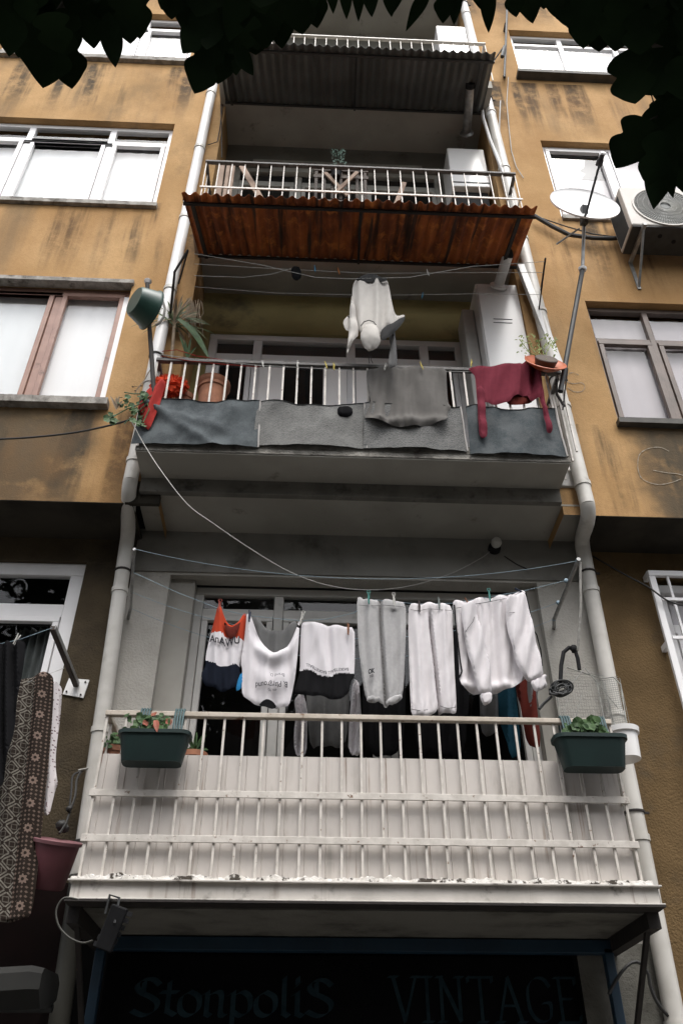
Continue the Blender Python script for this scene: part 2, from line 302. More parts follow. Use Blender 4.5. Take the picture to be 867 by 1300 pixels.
class MB:
    def __init__(s): s.v = []; s.f = []; s.m = []; s.uv = None
    def add(s, vs, fs, mi=0):
        n = len(s.v); s.v += [Vector(p) for p in vs]
        for f in fs: s.f.append([i + n for i in f]); s.m.append(mi)
        return s
    def quad(s, a, b, c, d, mi=0): return s.add([a, b, c, d], [(0, 1, 2, 3)], mi)
    def box(s, x0, x1, y0, y1, z0, z1, mi=0):
        vs = [(x, y, z) for z in (z0, z1) for y in (y0, y1) for x in (x0, x1)]
        return s.add(vs, [(0, 2, 3, 1), (4, 5, 7, 6), (0, 1, 5, 4), (2, 6, 7, 3), (0, 4, 6, 2), (1, 3, 7, 5)], mi)
    def bar(s, p, q, w, h=None, up=(0, 0, 1), mi=0):
        p, q = Vector(p), Vector(q); h = h or w; d = (q - p).normalized(); u = Vector(up)
        if abs(d.dot(u)) > .95: u = Vector((0, 1, 0))
        a = d.cross(u).normalized() * w / 2; b = a.cross(d).normalized() * h / 2
        vs = [r + i * a + j * b for r in (p, q) for i, j in ((-1, -1), (1, -1), (1, 1), (-1, 1))]
        return s.add(vs, [(3, 2, 1, 0), (4, 5, 6, 7), (0, 1, 5, 4), (1, 2, 6, 5), (2, 3, 7, 6), (3, 0, 4, 7)], mi)
    def tube(s, pts, r, n=8, mi=0, cap=True):
        pts = [Vector(p) for p in pts]; k = len(pts)
        rs = r if isinstance(r, (list, tuple)) else [r] * k
        d0 = (pts[1] - pts[0]).normalized(); u = Vector((0, 0, 1)) if abs(d0.z) < .9 else Vector((1, 0, 0))
        a = d0.cross(u).normalized(); rings = []
        for i, p in enumerate(pts):
            d = (pts[min(i + 1, k - 1)] - pts[max(i - 1, 0)]).normalized()
            a = (a - d * a.dot(d)).normalized(); b = d.cross(a)
            rings.append([p + (a * math.cos(t) + b * math.sin(t)) * rs[i] for t in (2 * math.pi * j / n for j in range(n))])
        vs = [q for rg in rings for q in rg]
        fs = [(i * n + j, i * n + (j + 1) % n, (i + 1) * n + (j + 1) % n, (i + 1) * n + j) for i in range(k - 1) for j in range(n)]
        if cap: fs += [tuple(range(n))[::-1], tuple(range((k - 1) * n, k * n))]
        return s.add(vs, fs, mi)
    def lathe(s, prof, origin, axis=(0, 0, 1), n=28, mi=0, sx=1):
        ax = Vector(axis).normalized(); rot = Vector((0, 0, 1)).rotation_difference(ax); o = Vector(origin)
        vs = []
        for r, h in prof:
            for j in range(n):
                t = 2 * math.pi * j / n
                vs.append(o + rot @ Vector((r * math.cos(t) * sx, r * math.sin(t), h)))
        fs = [(i * n + j, i * n + (j + 1) % n, (i + 1) * n + (j + 1) % n, (i + 1) * n + j) for i in range(len(prof) - 1) for j in range(n)]
        if prof[0][0] > 1e-6: fs.append(tuple(range(n))[::-1])
        if prof[-1][0] > 1e-6: fs.append(tuple(range((len(prof) - 1) * n, len(prof) * n)))
        return s.add(vs, fs, mi)
    def build(s, name, mats, parent=None, smooth=False, bevel=0):
        mats = mats if isinstance(mats, (list, tuple)) else [mats]
        if parent is not None: off = OFF[parent]
        else:
            lo = Vector([min(p[i] for p in s.v) for i in range(3)]); hi = Vector([max(p[i] for p in s.v) for i in range(3)])
            off = Vector(((lo.x + hi.x) / 2, (lo.y + hi.y) / 2, lo.z))
        me = bpy.data.meshes.new(name)
        me.from_pydata([tuple(p - off) for p in s.v], [], s.f)
        for m in mats: me.materials.append(M[m] if isinstance(m, str) else m)
        me.polygons.foreach_set('material_index', s.m)
        if smooth: me.polygons.foreach_set('use_smooth', [True] * len(me.polygons))
        if s.uv:
            ul = me.uv_layers.new(name='UVMap')
            for l in me.loops: ul.data[l.index].uv = s.uv[l.vertex_index]
        me.validate(); me.update()
        o = bpy.data.objects.new(name, me); col.objects.link(o)
        if parent is not None: o.parent = parent
        else: o.location = off
        OFF[o] = off.copy()
        if bevel:
            b = o.modifiers.new('bevel', 'BEVEL'); b.width = bevel; b.segments = 2; b.limit_method = 'ANGLE'
        if smooth:
            try: me.set_sharp_from_angle(angle=R(40))
            except Exception: pass
        return o
def mb(): return MB()

def smooth(pts, n=5):
    out = []
    for i in range(len(pts) - 1):
        p0, p1, p2, p3 = pts[max(i - 1, 0)], pts[i], pts[i + 1], pts[min(i + 2, len(pts) - 1)]
        for k in range(n):
            t = k / n; out.append(.5 * ((2 * p1) + (p2 - p0) * t + (2 * p0 - 5 * p1 + 4 * p2 - p3) * t * t + (3 * p1 - p0 - 3 * p2 + p3) * t ** 3))
    return out + [pts[-1]]

# =============================================================== building
H = 16.3
bld = thing('apartment_building', 'ochre apartment building with balconies, wings and peeling stucco', 'building', (.36, 6.5, 0))

def wall(x0, x1, z0, z1, Y, holes, depth, m):
    xs = sorted({x0, x1, *[h[0] for h in holes], *[h[1] for h in holes]}); zs = sorted({z0, z1, *[h[2] for h in holes], *[h[3] for h in holes]})
    for i in range(len(xs) - 1):
        for j in range(len(zs) - 1):
            cx, cz = (xs[i] + xs[i + 1]) / 2, (zs[j] + zs[j + 1]) / 2
            if any(h[0] < cx < h[1] and h[2] < cz < h[3] for h in holes): continue
            m.quad((xs[i], Y, zs[j]), (xs[i + 1], Y, zs[j]), (xs[i + 1], Y, zs[j + 1]), (xs[i], Y, zs[j + 1]))
    for a, b, c, d in holes:
        y = Y + depth
        m.quad((a, Y, c), (a, Y, d), (a, y, d), (a, y, c)); m.quad((b, Y, d), (b, Y, c), (b, y, c), (b, y, d))
        m.quad((a, Y, d), (b, Y, d), (b, y, d), (a, y, d)); m.quad((b, Y, c), (a, Y, c), (a, y, c), (b, y, c))
WL = [(-3.75, -1.575, 6.03, 7.44), (-3.75, -1.54, 8.62, 10.12), (-3.75, -1.55, 11.50, 12.73)]
WR = [(2.30, 4.1, 6.00, 7.445), (2.30, 4.1, 8.70, 10.10), (2.28, 4.3, 11.50, 12.75)]
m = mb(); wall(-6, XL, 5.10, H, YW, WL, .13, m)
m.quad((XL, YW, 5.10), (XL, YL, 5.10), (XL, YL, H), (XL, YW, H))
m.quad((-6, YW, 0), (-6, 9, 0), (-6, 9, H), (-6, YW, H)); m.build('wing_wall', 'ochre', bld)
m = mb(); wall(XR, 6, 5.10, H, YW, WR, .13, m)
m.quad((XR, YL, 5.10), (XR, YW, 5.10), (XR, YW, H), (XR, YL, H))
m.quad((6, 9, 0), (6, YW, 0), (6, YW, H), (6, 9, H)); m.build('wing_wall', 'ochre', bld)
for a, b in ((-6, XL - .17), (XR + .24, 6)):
    m = mb(); m.box(a, b, YW + .002, YL + .05, 5.095, 5.12); m.build('wing_underside', 'beam_dark', bld)  # undersides take a near-black tone, darker than the wing stucco
# lower wall, set back under the wings
xa, xb = -1.25, 1.97
hl = (-3.4, -1.575, 3.0, 4.90); hr = (2.424, 4.1, 3.2, 4.90); ho = (-.98, 1.60, 2.6, 4.81)
m = mb(); wall(-6, xa, 2.78, 5.10, YL, [hl], .12, m); m.build('lower_wall', 'brown_dark', bld)  # left wall takes a darker brown than the right one
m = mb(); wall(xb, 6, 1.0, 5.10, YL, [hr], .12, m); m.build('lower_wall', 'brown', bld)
m = mb(); wall(xa, xb, 2.50, 5.20, YL, [ho], .13, m); m.build('balcony_wall', 'pier', bld)
# smooth plaster bands: header and window surround
m = mb(); m.box(xa + .01, xb - .01, YL - .012, YL - .002, 4.83, 5.175); m.build('header_band', 'header', bld)
m = mb(); m.box(-.98, -.81, YL + .06, YL + .30, 2.62, 4.81); m.build('window_surround', 'plaster', bld); m = mb(); m.box(1.50, 1.60, YL + .06, YL + .30, 2.62, 4.81); m.build('window_surround', 'plaster', bld)
# ground floor walls left and right of the shop
m = mb(); wall(-6, xa, 0, 2.78, YL, [], 0, m); m.build('ground_floor_wall', 'darkred', bld)  # left wall near-black: shade below the slab put into its colour
m = mb(); wall(1.48, xb, 0, 2.50, YL, [], 0, m); wall(xb, 6, 0, 1.0, YL, [], 0, m); m.build('ground_floor_wall', 'pier_dark', bld)
# recess back walls of the upper balconies and their ceilings
FL = [5.33, 8.07, 10.68, 13.56]                                     # floor tops of balconies 2..5
for i, mt in ((0, 'recess_yellow'), (1, 'recess_grey'), (2, 'recess_grey'), (3, 'recess_grey')):
    z0, z1 = FL[i], (FL[i + 1] - .15 if i < 3 else H)
    hole = [(-.95, 1.30, z0 + .02, z0 + 2.06)] if i < 3 else []
    m = mb(); wall(XL, XR, z0, z1, YL, hole, .08, m); m.build('recess_wall', mt, bld)
m = mb(); m.box(-1.18, 1.725, YF, YW - .003, 5.285, 5.33); m.build('balcony_slab', 'soffit', bld)
m = mb(); m.box(-1.185, 1.73, YF - .008, YF - .001, 5.293, 5.335); 
o = m.build('slab_edge', 'slab_edge', bld, bevel=.004)
m = mb(); m.box(-1.17, 1.72, YF - .0075, YF + .06, 5.336, 5.41); m.build('kerb', 'slab_edge', bld, bevel=.006)
m = mb(); m.box(XL, XR, YW - .003, YL, 5.19, 5.328); m.box(-1.18, 1.72, YW - .05, YW - .004, 5.17, 5.284); m.build('slab_beam', 'beam', bld)
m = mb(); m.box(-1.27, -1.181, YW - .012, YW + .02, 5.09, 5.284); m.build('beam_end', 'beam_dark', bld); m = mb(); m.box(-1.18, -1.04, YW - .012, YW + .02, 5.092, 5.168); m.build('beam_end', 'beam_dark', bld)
m = mb(); m.box(-1.2, 1.95, YW - .002, YL, 5.175, 5.189); m.build('porch_soffit', 'soffit', bld)
for i in (1, 2, 3):
    m = mb(); m.box(-1.10, 1.78, YF, YL, FL[i] - .15, FL[i]); m.build('balcony_slab', 'soffit', bld)
# body behind the walls, roof
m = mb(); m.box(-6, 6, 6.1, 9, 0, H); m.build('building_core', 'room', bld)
m = mb(); m.box(-6.1, 6.1, YW - .25, 9.1, H, H + .2); m.build('roof', 'soffit', bld)

# ---- windows
def window(x0, x1, z0, z1, Y, frame, mull, trans=None, curtain='curtain', fw=.06, sash=True, sill=None, sillm='sill', blind=None, top_dark=False, label=None, curtain_top=None):
    m = mb(); y0, y1 = Y, Y + .055
    m.box(x0, x1, y0, y1, z1 - fw, z1); m.box(x0, x1, y0, y1, z0, z0 + fw)
    m.box(x0, x0 + fw, y0, y1, z0 + fw, z1 - fw); m.box(x1 - fw, x1, y0, y1, z0 + fw, z1 - fw)
    cols = [x0 + fw] + [v for c in mull for v in (c - fw * .55, c + fw * .55)] + [x1 - fw]
    for c in mull: m.box(c - fw * .55, c + fw * .55, y0 + .002, y1, z0 + fw, z1 - fw)
    rows = [(z0 + fw, z1 - fw)]
    if trans:
        rows = [(z0 + fw, trans - fw * .5), (trans + fw * .5, z1 - fw)]
        for i in range(0, len(cols), 2): m.box(cols[i], cols[i + 1], y0 + .004, y1, trans - fw * .5, trans + fw * .5)
    w = m.build('window', frame, bld, bevel=.006)
    if label: w['label'] = label
    for i in range(0, len(cols), 2):
        for k, (ra, rb) in enumerate(rows):
            a, b = cols[i], cols[i + 1]
            if sash and k == 0:
                s = mb(); e = .045; yy0, yy1 = y0 - .012, y0 + .03
                s.box(a + .004, b - .004, yy0, yy1, rb - e, rb - .004); s.box(a + .004, b - .004, yy0, yy1, ra + .004, ra + e)
                s.box(a + .004, a + e, yy0, yy1, ra + e, rb - e); s.box(b - e, b - .004, yy0, yy1, ra + e, rb - e)
                s.build('sash', frame, w, bevel=.005)
            g = mb(); g.quad((a, y0 + .028, ra), (b, y0 + .028, ra), (b, y0 + .028, rb), (a, y0 + .028, rb)); g.build('pane', 'glass', w)
    if curtain:
        zt = curtain_top or z1 - .02
        g = mb(); n = int((x1 - x0) / .012); vs = []
        for i in range(n + 1):
            x = x0 + .01 + (x1 - x0 - .02) * i / n; y = Y + .080 + .0025 * math.sin(x * 38 + 2 * math.sin(x * 7))
            vs += [(x, y, z0), (x, y, zt)]
        g.add(vs, [(2 * i, 2 * i + 2, 2 * i + 3, 2 * i + 1) for i in range(n)]); g.build('curtain', curtain, w, smooth=True)
    if blind:
        a, b, zt = blind
        g = mb(); g.box(a, b, Y + .075, Y + .085, zt, z1 - fw); g.build('roller_blind', 'darkgrey', w)
    if sill:
        g = mb(); s0, s1, sy, sz0, sz1 = sill; n = max(2, int((s1 - s0) / .03)); 
        for i in range(n):
            a, b = s0 + (s1 - s0) * i / n, s0 + (s1 - s0) * (i + 1) / n
            j = (.006 if sillm == 'sill' else .001) * (rnd.random() - .5)
            g.box(a, b, sy + j, YW + .12, sz0 + j, sz1 + j * .4)
        g.build('sill', sillm, w)
    return w
yw = YW + .07
# left wing
window(-3.75, -1.575, 6.03, 7.44, yw, 'brownframe', [-2.185, -2.95], None, 'curtain', .055, True, (-3.8, -1.53, YW - .07, 5.965, 6.03), 'sill', label='rose brown framed window with white blind behind the glass')
m = mb(); m.box(-3.78, -1.56, YW - .035, YW + .05, 7.425, 7.47); m.build('shutter_box', 'sill', bld)
m = mb(); m.box(-1.66, -1.578, yw - .01, yw + .03, 6.03, 7.35); m.build('window_trim', 'pvc', bld)
window(-3.75, -1.54, 8.62, 10.12, yw, 'pvc', [-2.17, -3.0], 9.83, 'curtain', .06, True, (-3.8, -1.52, YW - .04, 8.565, 8.62), 'sill', curtain_top=9.78)
window(-3.75, -1.55, 11.50, 12.73, yw, 'pvc', [-2.18, -3.0], 12.47, 'curtain', .06, True, (-3.8, -1.52, YW - .05, 11.42, 11.50), 'sill', curtain_top=12.43)
# right wing
window(2.30, 4.1, 6.00, 7.445, yw, 'bronzeframe', [2.83, 3.45], 7.03, 'curtain_dim', .045, True, (2.28, 4.1, YW - .06, 5.95, 6.00), 'sill_dark', label='bronze framed window with lilac grey blinds', curtain_top=7.38)
window(2.30, 4.1, 8.70, 10.10, yw, 'pvc', [3.0], None, 'curtain_dim', .05, True, (2.30, 4.1, YW - .03, 8.64, 8.70), 'sill', blind=(2.36, 2.95, 9.62))
window(2.28, 4.3, 11.50, 12.75, yw, 'pvc', [2.92, 3.6], 12.52, 'curtain', .055, False, (2.22, 4.3, YW - .10, 11.44, 11.50), 'sill_dark', curtain_top=12.47)
# lower wing windows
w = window(-3.4, -1.575, 3.0, 4.90, YL + .03, 'pvc', [-2.6], 4.52, None, .10, True)
m = mb(); n = 40
vs = []
for i in range(n + 1):
    x = -1.98 + .30 * i / n; y = YL + .17 + .02 * math.sin(i * .9)
    vs += [(x, y, 3.0), (x, y, 4.45)]
m.add(vs, [(2 * i, 2 * i + 2, 2 * i + 3, 2 * i + 1) for i in range(n)]); m.build('curtain', 'curtain_grey', w, smooth=True)
w = window(2.47, 4.1, 3.2, 4.86, YL + .06, 'pvc', [2.86, 3.4], 4.50, 'curtain_dim', .07, True)
# white security grille in front of the right lower window
m = mb(); gx0, gx1, gy, gz0, gz1 = 2.375, 4.0, YL - .10, 3.25, 4.87
m.box(gx0, gx1, gy - .015, gy + .015, gz1 - .045, gz1); m.box(gx0, gx0 + .045, gy - .014, gy + .014, gz0, gz1 - .045); m.box(gx0, gx1, gy - .013, gy + .013, gz0, gz0 + .04)
g = m.build('window_grille', 'pvc', bld, bevel=.004)
for k in range(11):
    m = mb(); m.box(gx0 + .135 + .135 * k - .008, gx0 + .135 + .135 * k + .008, gy - .008, gy + .008, gz0 + .041, gz1 - .046); m.build('bar', 'pvc', g)
for k in range(4):
    z = 4.62 - k * .30
    m = mb(); m.box(gx0 + .046, gx1, gy - .021, gy - .009, z, z + .022); m.build('crossbar', 'pvc', g)
for z in (4.86, 4.3, 3.6):
    m = mb(); m.box(gx0 + .005, gx0 + .035, gy + .015, YL, z - .02, z + .02); m.build('bracket', 'pvc', g)
# balcony windows (level 1..4)
window(-.81, 1.50, 2.66, 4.80, YL + .14, 'pvc_grey', [-.22, .50], 4.60, None, .06, True, label='grey framed balcony window reflecting dark trees')
for i, (fm, mul) in enumerate((('pvc', [-.52, .30, .95]), ('pvc_dim', [-.25, .45]), ('pvc_dim', [-.2, .5]))):
    z0 = FL[i]
    w = window(-.95, 1.30, z0 + .02, z0 + 2.06, YL + .03, fm if i else 'pvc', mul, z0 + 1.78, None, .07, True)
# level 2: white door leaves
m = mb()
for a, b in ((-.44, .02), (-.02, .24)): pass
for a, b in ((-.485, -.28), (.06, .26), (.34, .44), (.985, 1.06)):
    m = mb(); m.box(a, b, YL + .012, YL + .022, 5.4, 7.06); m.build('door_panel', 'door_white', bld, bevel=.004)
m = mb(); m.box(-.55, -.05, YL - .03, YL + .025, 9.98, 10.06); m.box(-.75, 1.1, YL - .02, YL - .002, 10.17, 10.22); m.build('lintel', 'pvc_dim', bld)

# ---- railings
def railing(x0, x1, Y, ztop, zbot, sp, topm, barm, rails, r=.006, toph=.028, zb_low=None, back=YL, label=None, phase=0):
    m = mb(); m.box(x0 - .01, x1 + .01, Y - .018, Y + .018, ztop - toph, ztop)
    for x in (x0, x1): m.box(x - .015, x + .015, Y + .018, back, ztop - toph, ztop)
    rail = m.build('railing', topm, bld, bevel=.004)
    if label: rail['label'] = label
    n = round((x1 - x0) / sp)
    for i in range(n + 1):
        x = x0 + (x1 - x0) * i / n
        j = (rnd.random() - .5) * .006
        m = mb(); m.bar((x + j, Y, zbot), (x + j * .3, Y, ztop - toph), r * 2, r * 2); m.build('baluster', barm, rail)
    k = int((back - Y) / sp)
    for x in (x0, x1):
        for i in range(1, k + 1):
            m = mb(); m.bar((x, Y + i * sp, zbot), (x, Y + i * sp, ztop - toph), r * 2, r * 2); m.build('baluster', barm, rail)
    for z, h in rails:
        m = mb(); m.box(x0 - .02, x1 + .02, Y - r - .010, Y - r - .001, z - h / 2, z + h / 2)
        for x in (x0, x1): m.box(x - .012, x - .004, Y, back, z - h / 2, z + h / 2)
        m.build('rail', barm if h < .04 else 'railwhite', rail, bevel=.002)
    return rail
r1 = railing(-1.05, 1.625, YF, 3.455, 2.615, .1028, 'toprail', 'railwhite', [(3.02, .034), (2.802, .034)], label='white metal railing backed by ribbed white sheet')
# ribbed sheet behind the balusters
def ribbed(x0, x1, y, z0, z1, sp, alongx=True):
    m = mb(); prof = []
    n = round((x1 - x0) / sp)
    for i in range(n):
        a = x0 + (x1 - x0) * i / n; s = (x1 - x0) / n
        prof += [(a, 0), (a + s * .22, .0), (a + s * .245, -.005), (a + s * .255, -.005), (a + s * .28, 0)]
    prof.append((x1, 0))
    vs = []
    for a, d in prof:
        vs += ([(a, y + d, z0), (a, y + d, z1)] if alongx else [(y + d, a, z0), (y + d, a, z1)])
    k = len(prof)
    m.add(vs, [(2 * i, 2 * i + 2, 2 * i + 3, 2 * i + 1) for i in range(k - 1)])
    vs2 = [((v[0], v[1] + .006, v[2]) if alongx else (v[0] + .006, v[1], v[2])) for v in vs]
    m.add(vs2, [(2 * i, 2 * i + 1, 2 * i + 3, 2 * i + 2) for i in range(k - 1)])
    m.add(vs + vs2, [(2 * i + 1, 2 * i + 3, 2 * i + 3 + 2 * k, 2 * i + 1 + 2 * k) for i in range(k - 1)])
    return m
ribbed(-1.045, 1.62, YF + .030, 2.63, 3.235, .1028).build('sheet_panel', 'panel', r1)
ribbed(YF + .03, YL - .02, -1.035, 2.63, 3.235, .1028, False).build('sheet_panel', 'panel', r1)
ribbed(YF + .03, YL - .02, 1.61, 2.63, 3.235, .1028, False).build('sheet_panel', 'panel', r1)
m = mb(); m.box(-1.06, 1.64, YF - .012, YF + .02, 2.607, 2.632)
# level 1 slab: channel edge, underside, crumbling top
m = mb(); m.box(-1.07, 1.685, YF - .028, YF - .022, 2.528, 2.60); m.box(-1.085, 1.70, YF - .05, YF + .02, 2.60, 2.608); m.box(-1.085, 1.70, YF - .05, YF + .02, 2.520, 2.527)
m.build('slab_channel', 'channel', bld, bevel=.002)
m = mb(); m.box(-1.085, 1.70, YF - .049, YF + .06, 2.511, 2.519)
m.box(1.64, 1.70, YF + .06, YL, 2.44, 2.519); m.box(-1.085, -1.03, YF + .06, YL, 2.44, 2.519); m.build('slab_frame', 'iron', bld)
m = mb(); m.box(-1.06, 1.69, YF - .02, YL, 2.528, 2.606); m.build('balcony_slab', 'soffit', bld)
m = mb(); m.box(-1.02, 1.63, YF + .061, YL - .05, 2.505, 2.527); m.build('slab_underside', 'pier_dark', bld)
m = mb(); n = 420; vs = []                        # flaking paint lying along the edge
for i in range(n + 1):
    x = -1.075 + 2.74 * i / n
    h = .016 + .022 * max(0, noise.noise(Vector((x * 11, 3, 0))) + .35) + .010 * noise.noise(Vector((x * 45, 1, 0)))
    h = max(.002, h); d = .012 * noise.noise(Vector((x * 23, 7, 0)))
    yb = YF - .040 + d
    vs += [(x, yb, 2.6085), (x, yb + .004, 2.6085 + h * .8), (x, yb + .022, 2.6085 + h + .004 * noise.noise(Vector((x * 60, 5, 0)))), (x, YF + .028, 2.6085 + h * .9), (x, YF + .028, 2.6085)]
m.add(vs, [(5 * i + j, 5 * i + 5 + j, 5 * i + 6 + j, 5 * i + 1 + j) for i in range(n) for j in range(4)]); m.build('flaking_edge', 'flaky', bld)
# rusty struts under the right end
m = mb(); m.bar((1.66, YF + .14, 2.45), (1.60, YL - .03, 1.75), .022); m.build('strut', 'iron', bld)
m = mb(); m.bar((-1.05, YF + .14, 2.45), (-1.0, YL - .03, 1.75), .022); m.build('strut', 'iron', bld)

r2 = railing(-1.15, 1.79, YF, 6.185, 5.40, .101, 'darkrail', 'railwhite', [], r=.0065, toph=.03, label='white barred railing with a worn dark top rail')
r3 = railing(-1.06, 1.80, YF, 8.87, 8.08, .121, 'darkrail', 'railwhite', [(8.435, .022)], r=.0045, toph=.026, label='thin white barred railing above the rusty awning')
r4 = railing(-1.06, 1.80, YF, 11.56, 10.70, .121, 'railwhite', 'railwhite', [(11.0, .02)], r=.0045, toph=.024, label='topmost thin white barred railing')

# ---- awnings
def awning(Yf, zf, Yb, zb, x0f, x1f, x0b, x1b, mat, fmat, label, per=.082, amp=.014):
    nx = int((x1f - x0f) / per * 8); ny = 14; m = mb(); vs = []
    L = math.hypot(Yb - Yf, zb - zf); nyv, nzv = -(zb - zf) / L, (Yb - Yf) / L
    for lay in (0, 1):
        for j in range(ny + 1):
            t = j / ny
            for i in range(nx + 1):
                s = i / nx; x = (x0f + (x1f - x0f) * s) * (1 - t) + (x0b + (x1b - x0b) * s) * t
                d = amp * math.sin(2 * math.pi * s * (x1f - x0f) / per) + lay * .003 + .006 * noise.noise(Vector((x * 2, t * 2, zf)))
                e = .006 * noise.noise(Vector((x * 9, 4, zf))) if j == 0 else 0
                vs.append((x, Yf + (Yb - Yf) * t + nyv * d + e, zf + (zb - zf) * t + nzv * d))
    w = nx + 1; N = (ny + 1) * w
    fs = []
    for j in range(ny):
        for i in range(nx):
            a = j * w + i; fs.append((a, a + w, a + w + 1, a + 1)); fs.append((N + a, N + a + 1, N + a + w + 1, N + a + w))
    for i in range(nx): fs.append((i, i + 1, N + i + 1, N + i)); a = ny * w + i; fs.append((a + 1, a, N + a, N + a + 1))
    m.add(vs, fs); aw = m.build('awning', mat, bld, smooth=True); aw['label'] = label
    def pt(s, t, dz): 
        x = (x0f + (x1f - x0f) * s) * (1 - t) + (x0b + (x1b - x0b) * s) * t
        return Vector((x, Yf + (Yb - Yf) * t + nyv * dz, zf + (zb - zf) * t + nzv * dz))
    b = -amp - .014
    m = mb(); m.bar(pt(0, .10, b), pt(1, .10, b), .022, .022); m.build('frame_bar', fmat, aw)
    for s in (.025, .5, .955):
        m = mb(); m.bar(pt(s, .115, b), pt(s, 1.0, b), .02 if s == .5 else .028, .022); m.build('frame_bar', fmat, aw)
    m = mb(); m.bar(pt(0, .97, b), pt(1, .97, b), .02, .02); m.build('frame_bar', fmat, aw)
    return aw
awning(3.62, 7.40, 4.42, 7.76, -1.06, 1.675, -1.04, 1.72, 'rust', 'iron', 'rusted orange brown corrugated awning')
awning(3.70, 10.18, 4.46, 10.50, -1.06, 1.68, -1.04, 1.71, 'tin', 'darkgrey', 'dark grey corrugated awning under the top balcony')

# ---- drainpipes
def arc(p0, p1, p2, n=6):
    return [(1 - t) ** 2 * Vector(p0) + 2 * t * (1 - t) * Vector(p1) + t * t * Vector(p2) for t in (i / n for i in range(n + 1))]
yp1, yp2 = YW - .075, YL - .075
def drainpipe(top, mid, elbow_z, low, bot, r, white_from, label):
    top, mid, low, bot = map(Vector, (top, mid, low, bot))
    pts = [bot, low] + arc(low, (low.x, low.y, low.z + .12), (low + mid) / 2, 4)[1:] + arc((low + mid) / 2, (mid.x, mid.y, mid.z - .10), mid, 4)[1:]
    m = mb(); m.tube(pts, r, 16); p = m.build('drainpipe', 'pipe', bld, smooth=True); p['label'] = label
    m = mb(); m.tube([mid - Vector((0, 0, .01)), mid + (top - mid) * white_from], r * .99, 16); m.build('pipe_length', 'pipe', p, smooth=True)
    m = mb(); m.tube([mid + (top - mid) * white_from, top], r * .98, 16); m.build('pipe_length', 'pipe_white', p, smooth=True)
    for a, b, ts in ((bot, low, (.30, .52, .70, .92)), (mid, top, (.02, .11, .24, .36, .5, .63, .78, .92))):
        for t in ts:
            c = a + (b - a) * t; d = (b - a).normalized()
            m = mb(); m.tube([c - d * .018, c + d * .018], r * 1.13, 16)
            m.bar(c + Vector((0, r * .8, .0)), c + Vector((0, r * .8 + .03, 0)), .014); m.build('collar', 'pipe', p, smooth=True)
        for t in ts[1::2]:
            c = a + (b - a) * (t + .035); d = (b - a).normalized()
            m = mb(); m.tube([c - d * .006, c + d * .006], r * 1.16, 16); m.bar(c + Vector((r, .0, 0)), c + Vector((r + .035, .0, 0)), .012); m.build('clamp', 'iron', p, smooth=True)
    return p
PL0, PL1 = P(262, 150, yp1), P(166, 610, yp1); PL2, PL3 = P(160.5, 695, yp2), P(112, 1040, yp2)
PL3 = PL2 + (PL3 - PL2) * 2.4; PLt = PL1 + (PL0 - PL1) * 1.75
drainpipe(PLt, PL1, 0, PL2, PL3, .050, .12, 'long drainpipe on the left, white above and beige below')
m = mb(); a_ = PL2 + (PL3 - PL2) * .488; m.tube([PL3 + Vector((0, -.002, 0)), a_ + Vector((0, -.002, 0))], .0535, 16); m.build('pipe_shade_sleeve', 'pipe_dark', bld, smooth=True)  # dark sleeve: shade below the slab put into the pipe colour
PR0, PR1 = P(640, 215, yp1), P(745, 640, yp1); PR2, PR3 = P(740, 700, yp2), P(850, 1262, yp2)
PR3 = PR2 + (PR3 - PR2) * 1.5; PRt = PR1 + (PR0 - PR1) * 2.0
drainpipe(PRt, PR1, 0, PR2, PR3, .052, .62, 'long beige drainpipe on the right')
# pipes and trunking beside the recess on the right
m = mb(); m.tube([P(657, 338, 4.40), P(692, 415, 4.40), P(700, 470, 4.40)], .0, 4); 
m = mb(); a, b = P(660, 338, 4.42), P(690, 415, 4.42); b = a + (b - a) * 1.6; m.bar(a, b, .06, .05, (0, 1, 0)); m.build('cable_trunking', 'pipe_white', bld, bevel=.004)
m = mb(); m.tube([P(605, 60, 4.44), P(613, 150, 4.44), P(622, 178, 4.43), P(633, 205, 4.42), P(645, 235, 4.42), P(652, 262, 4.42)], .018, 8); m.build('waste_pipe', 'pipe_white', bld, smooth=True)
m = mb(); m.tube([P(645, 98, 4.49), P(643, 130, 4.50), P(646, 165, 4.50), P(649, 192, 4.50), P(655, 212, 4.50), P(664, 226, 4.50)], .005, 6); m.build('wall_cable', 'cable', bld, smooth=True)

# =============================================================== shop front
shop = thing('shop_sign', 'black shop signboard reading Stonpolis VINTAGE in dark blue letters', 'sign', (.3, 5.1, 1.4))
m = mb(); m.box(-1.02, 1.47, YL + .06, YL + .10, 1.55, 2.44); m.build('board', 'signboard', shop)
def text(body, size, fn, mat, parent, name='lettering', align='CENTER', bold=0.0, spacing=1.0, extr=None):
    c = bpy.data.curves.new(name, 'FONT'); c.body = body; c.align_x = align; c.align_y = 'CENTER'; c.offset = bold; c.space_character = spacing; c.resolution_u = 4
    o = bpy.data.objects.new(name, c); col.objects.link(o)
    me = bpy.data.meshes.new_from_object(o.evaluated_get(bpy.context.evaluated_depsgraph_get()))
    m = mb(); vs = [fn(v.co.x * size, v.co.y * size) for v in me.vertices]
    m.add(vs, [tuple(p.vertices) for p in me.polygons])
    bpy.data.objects.remove(o); bpy.data.curves.remove(c); bpy.data.meshes.remove(me)
    return m.build(name, mat, parent)
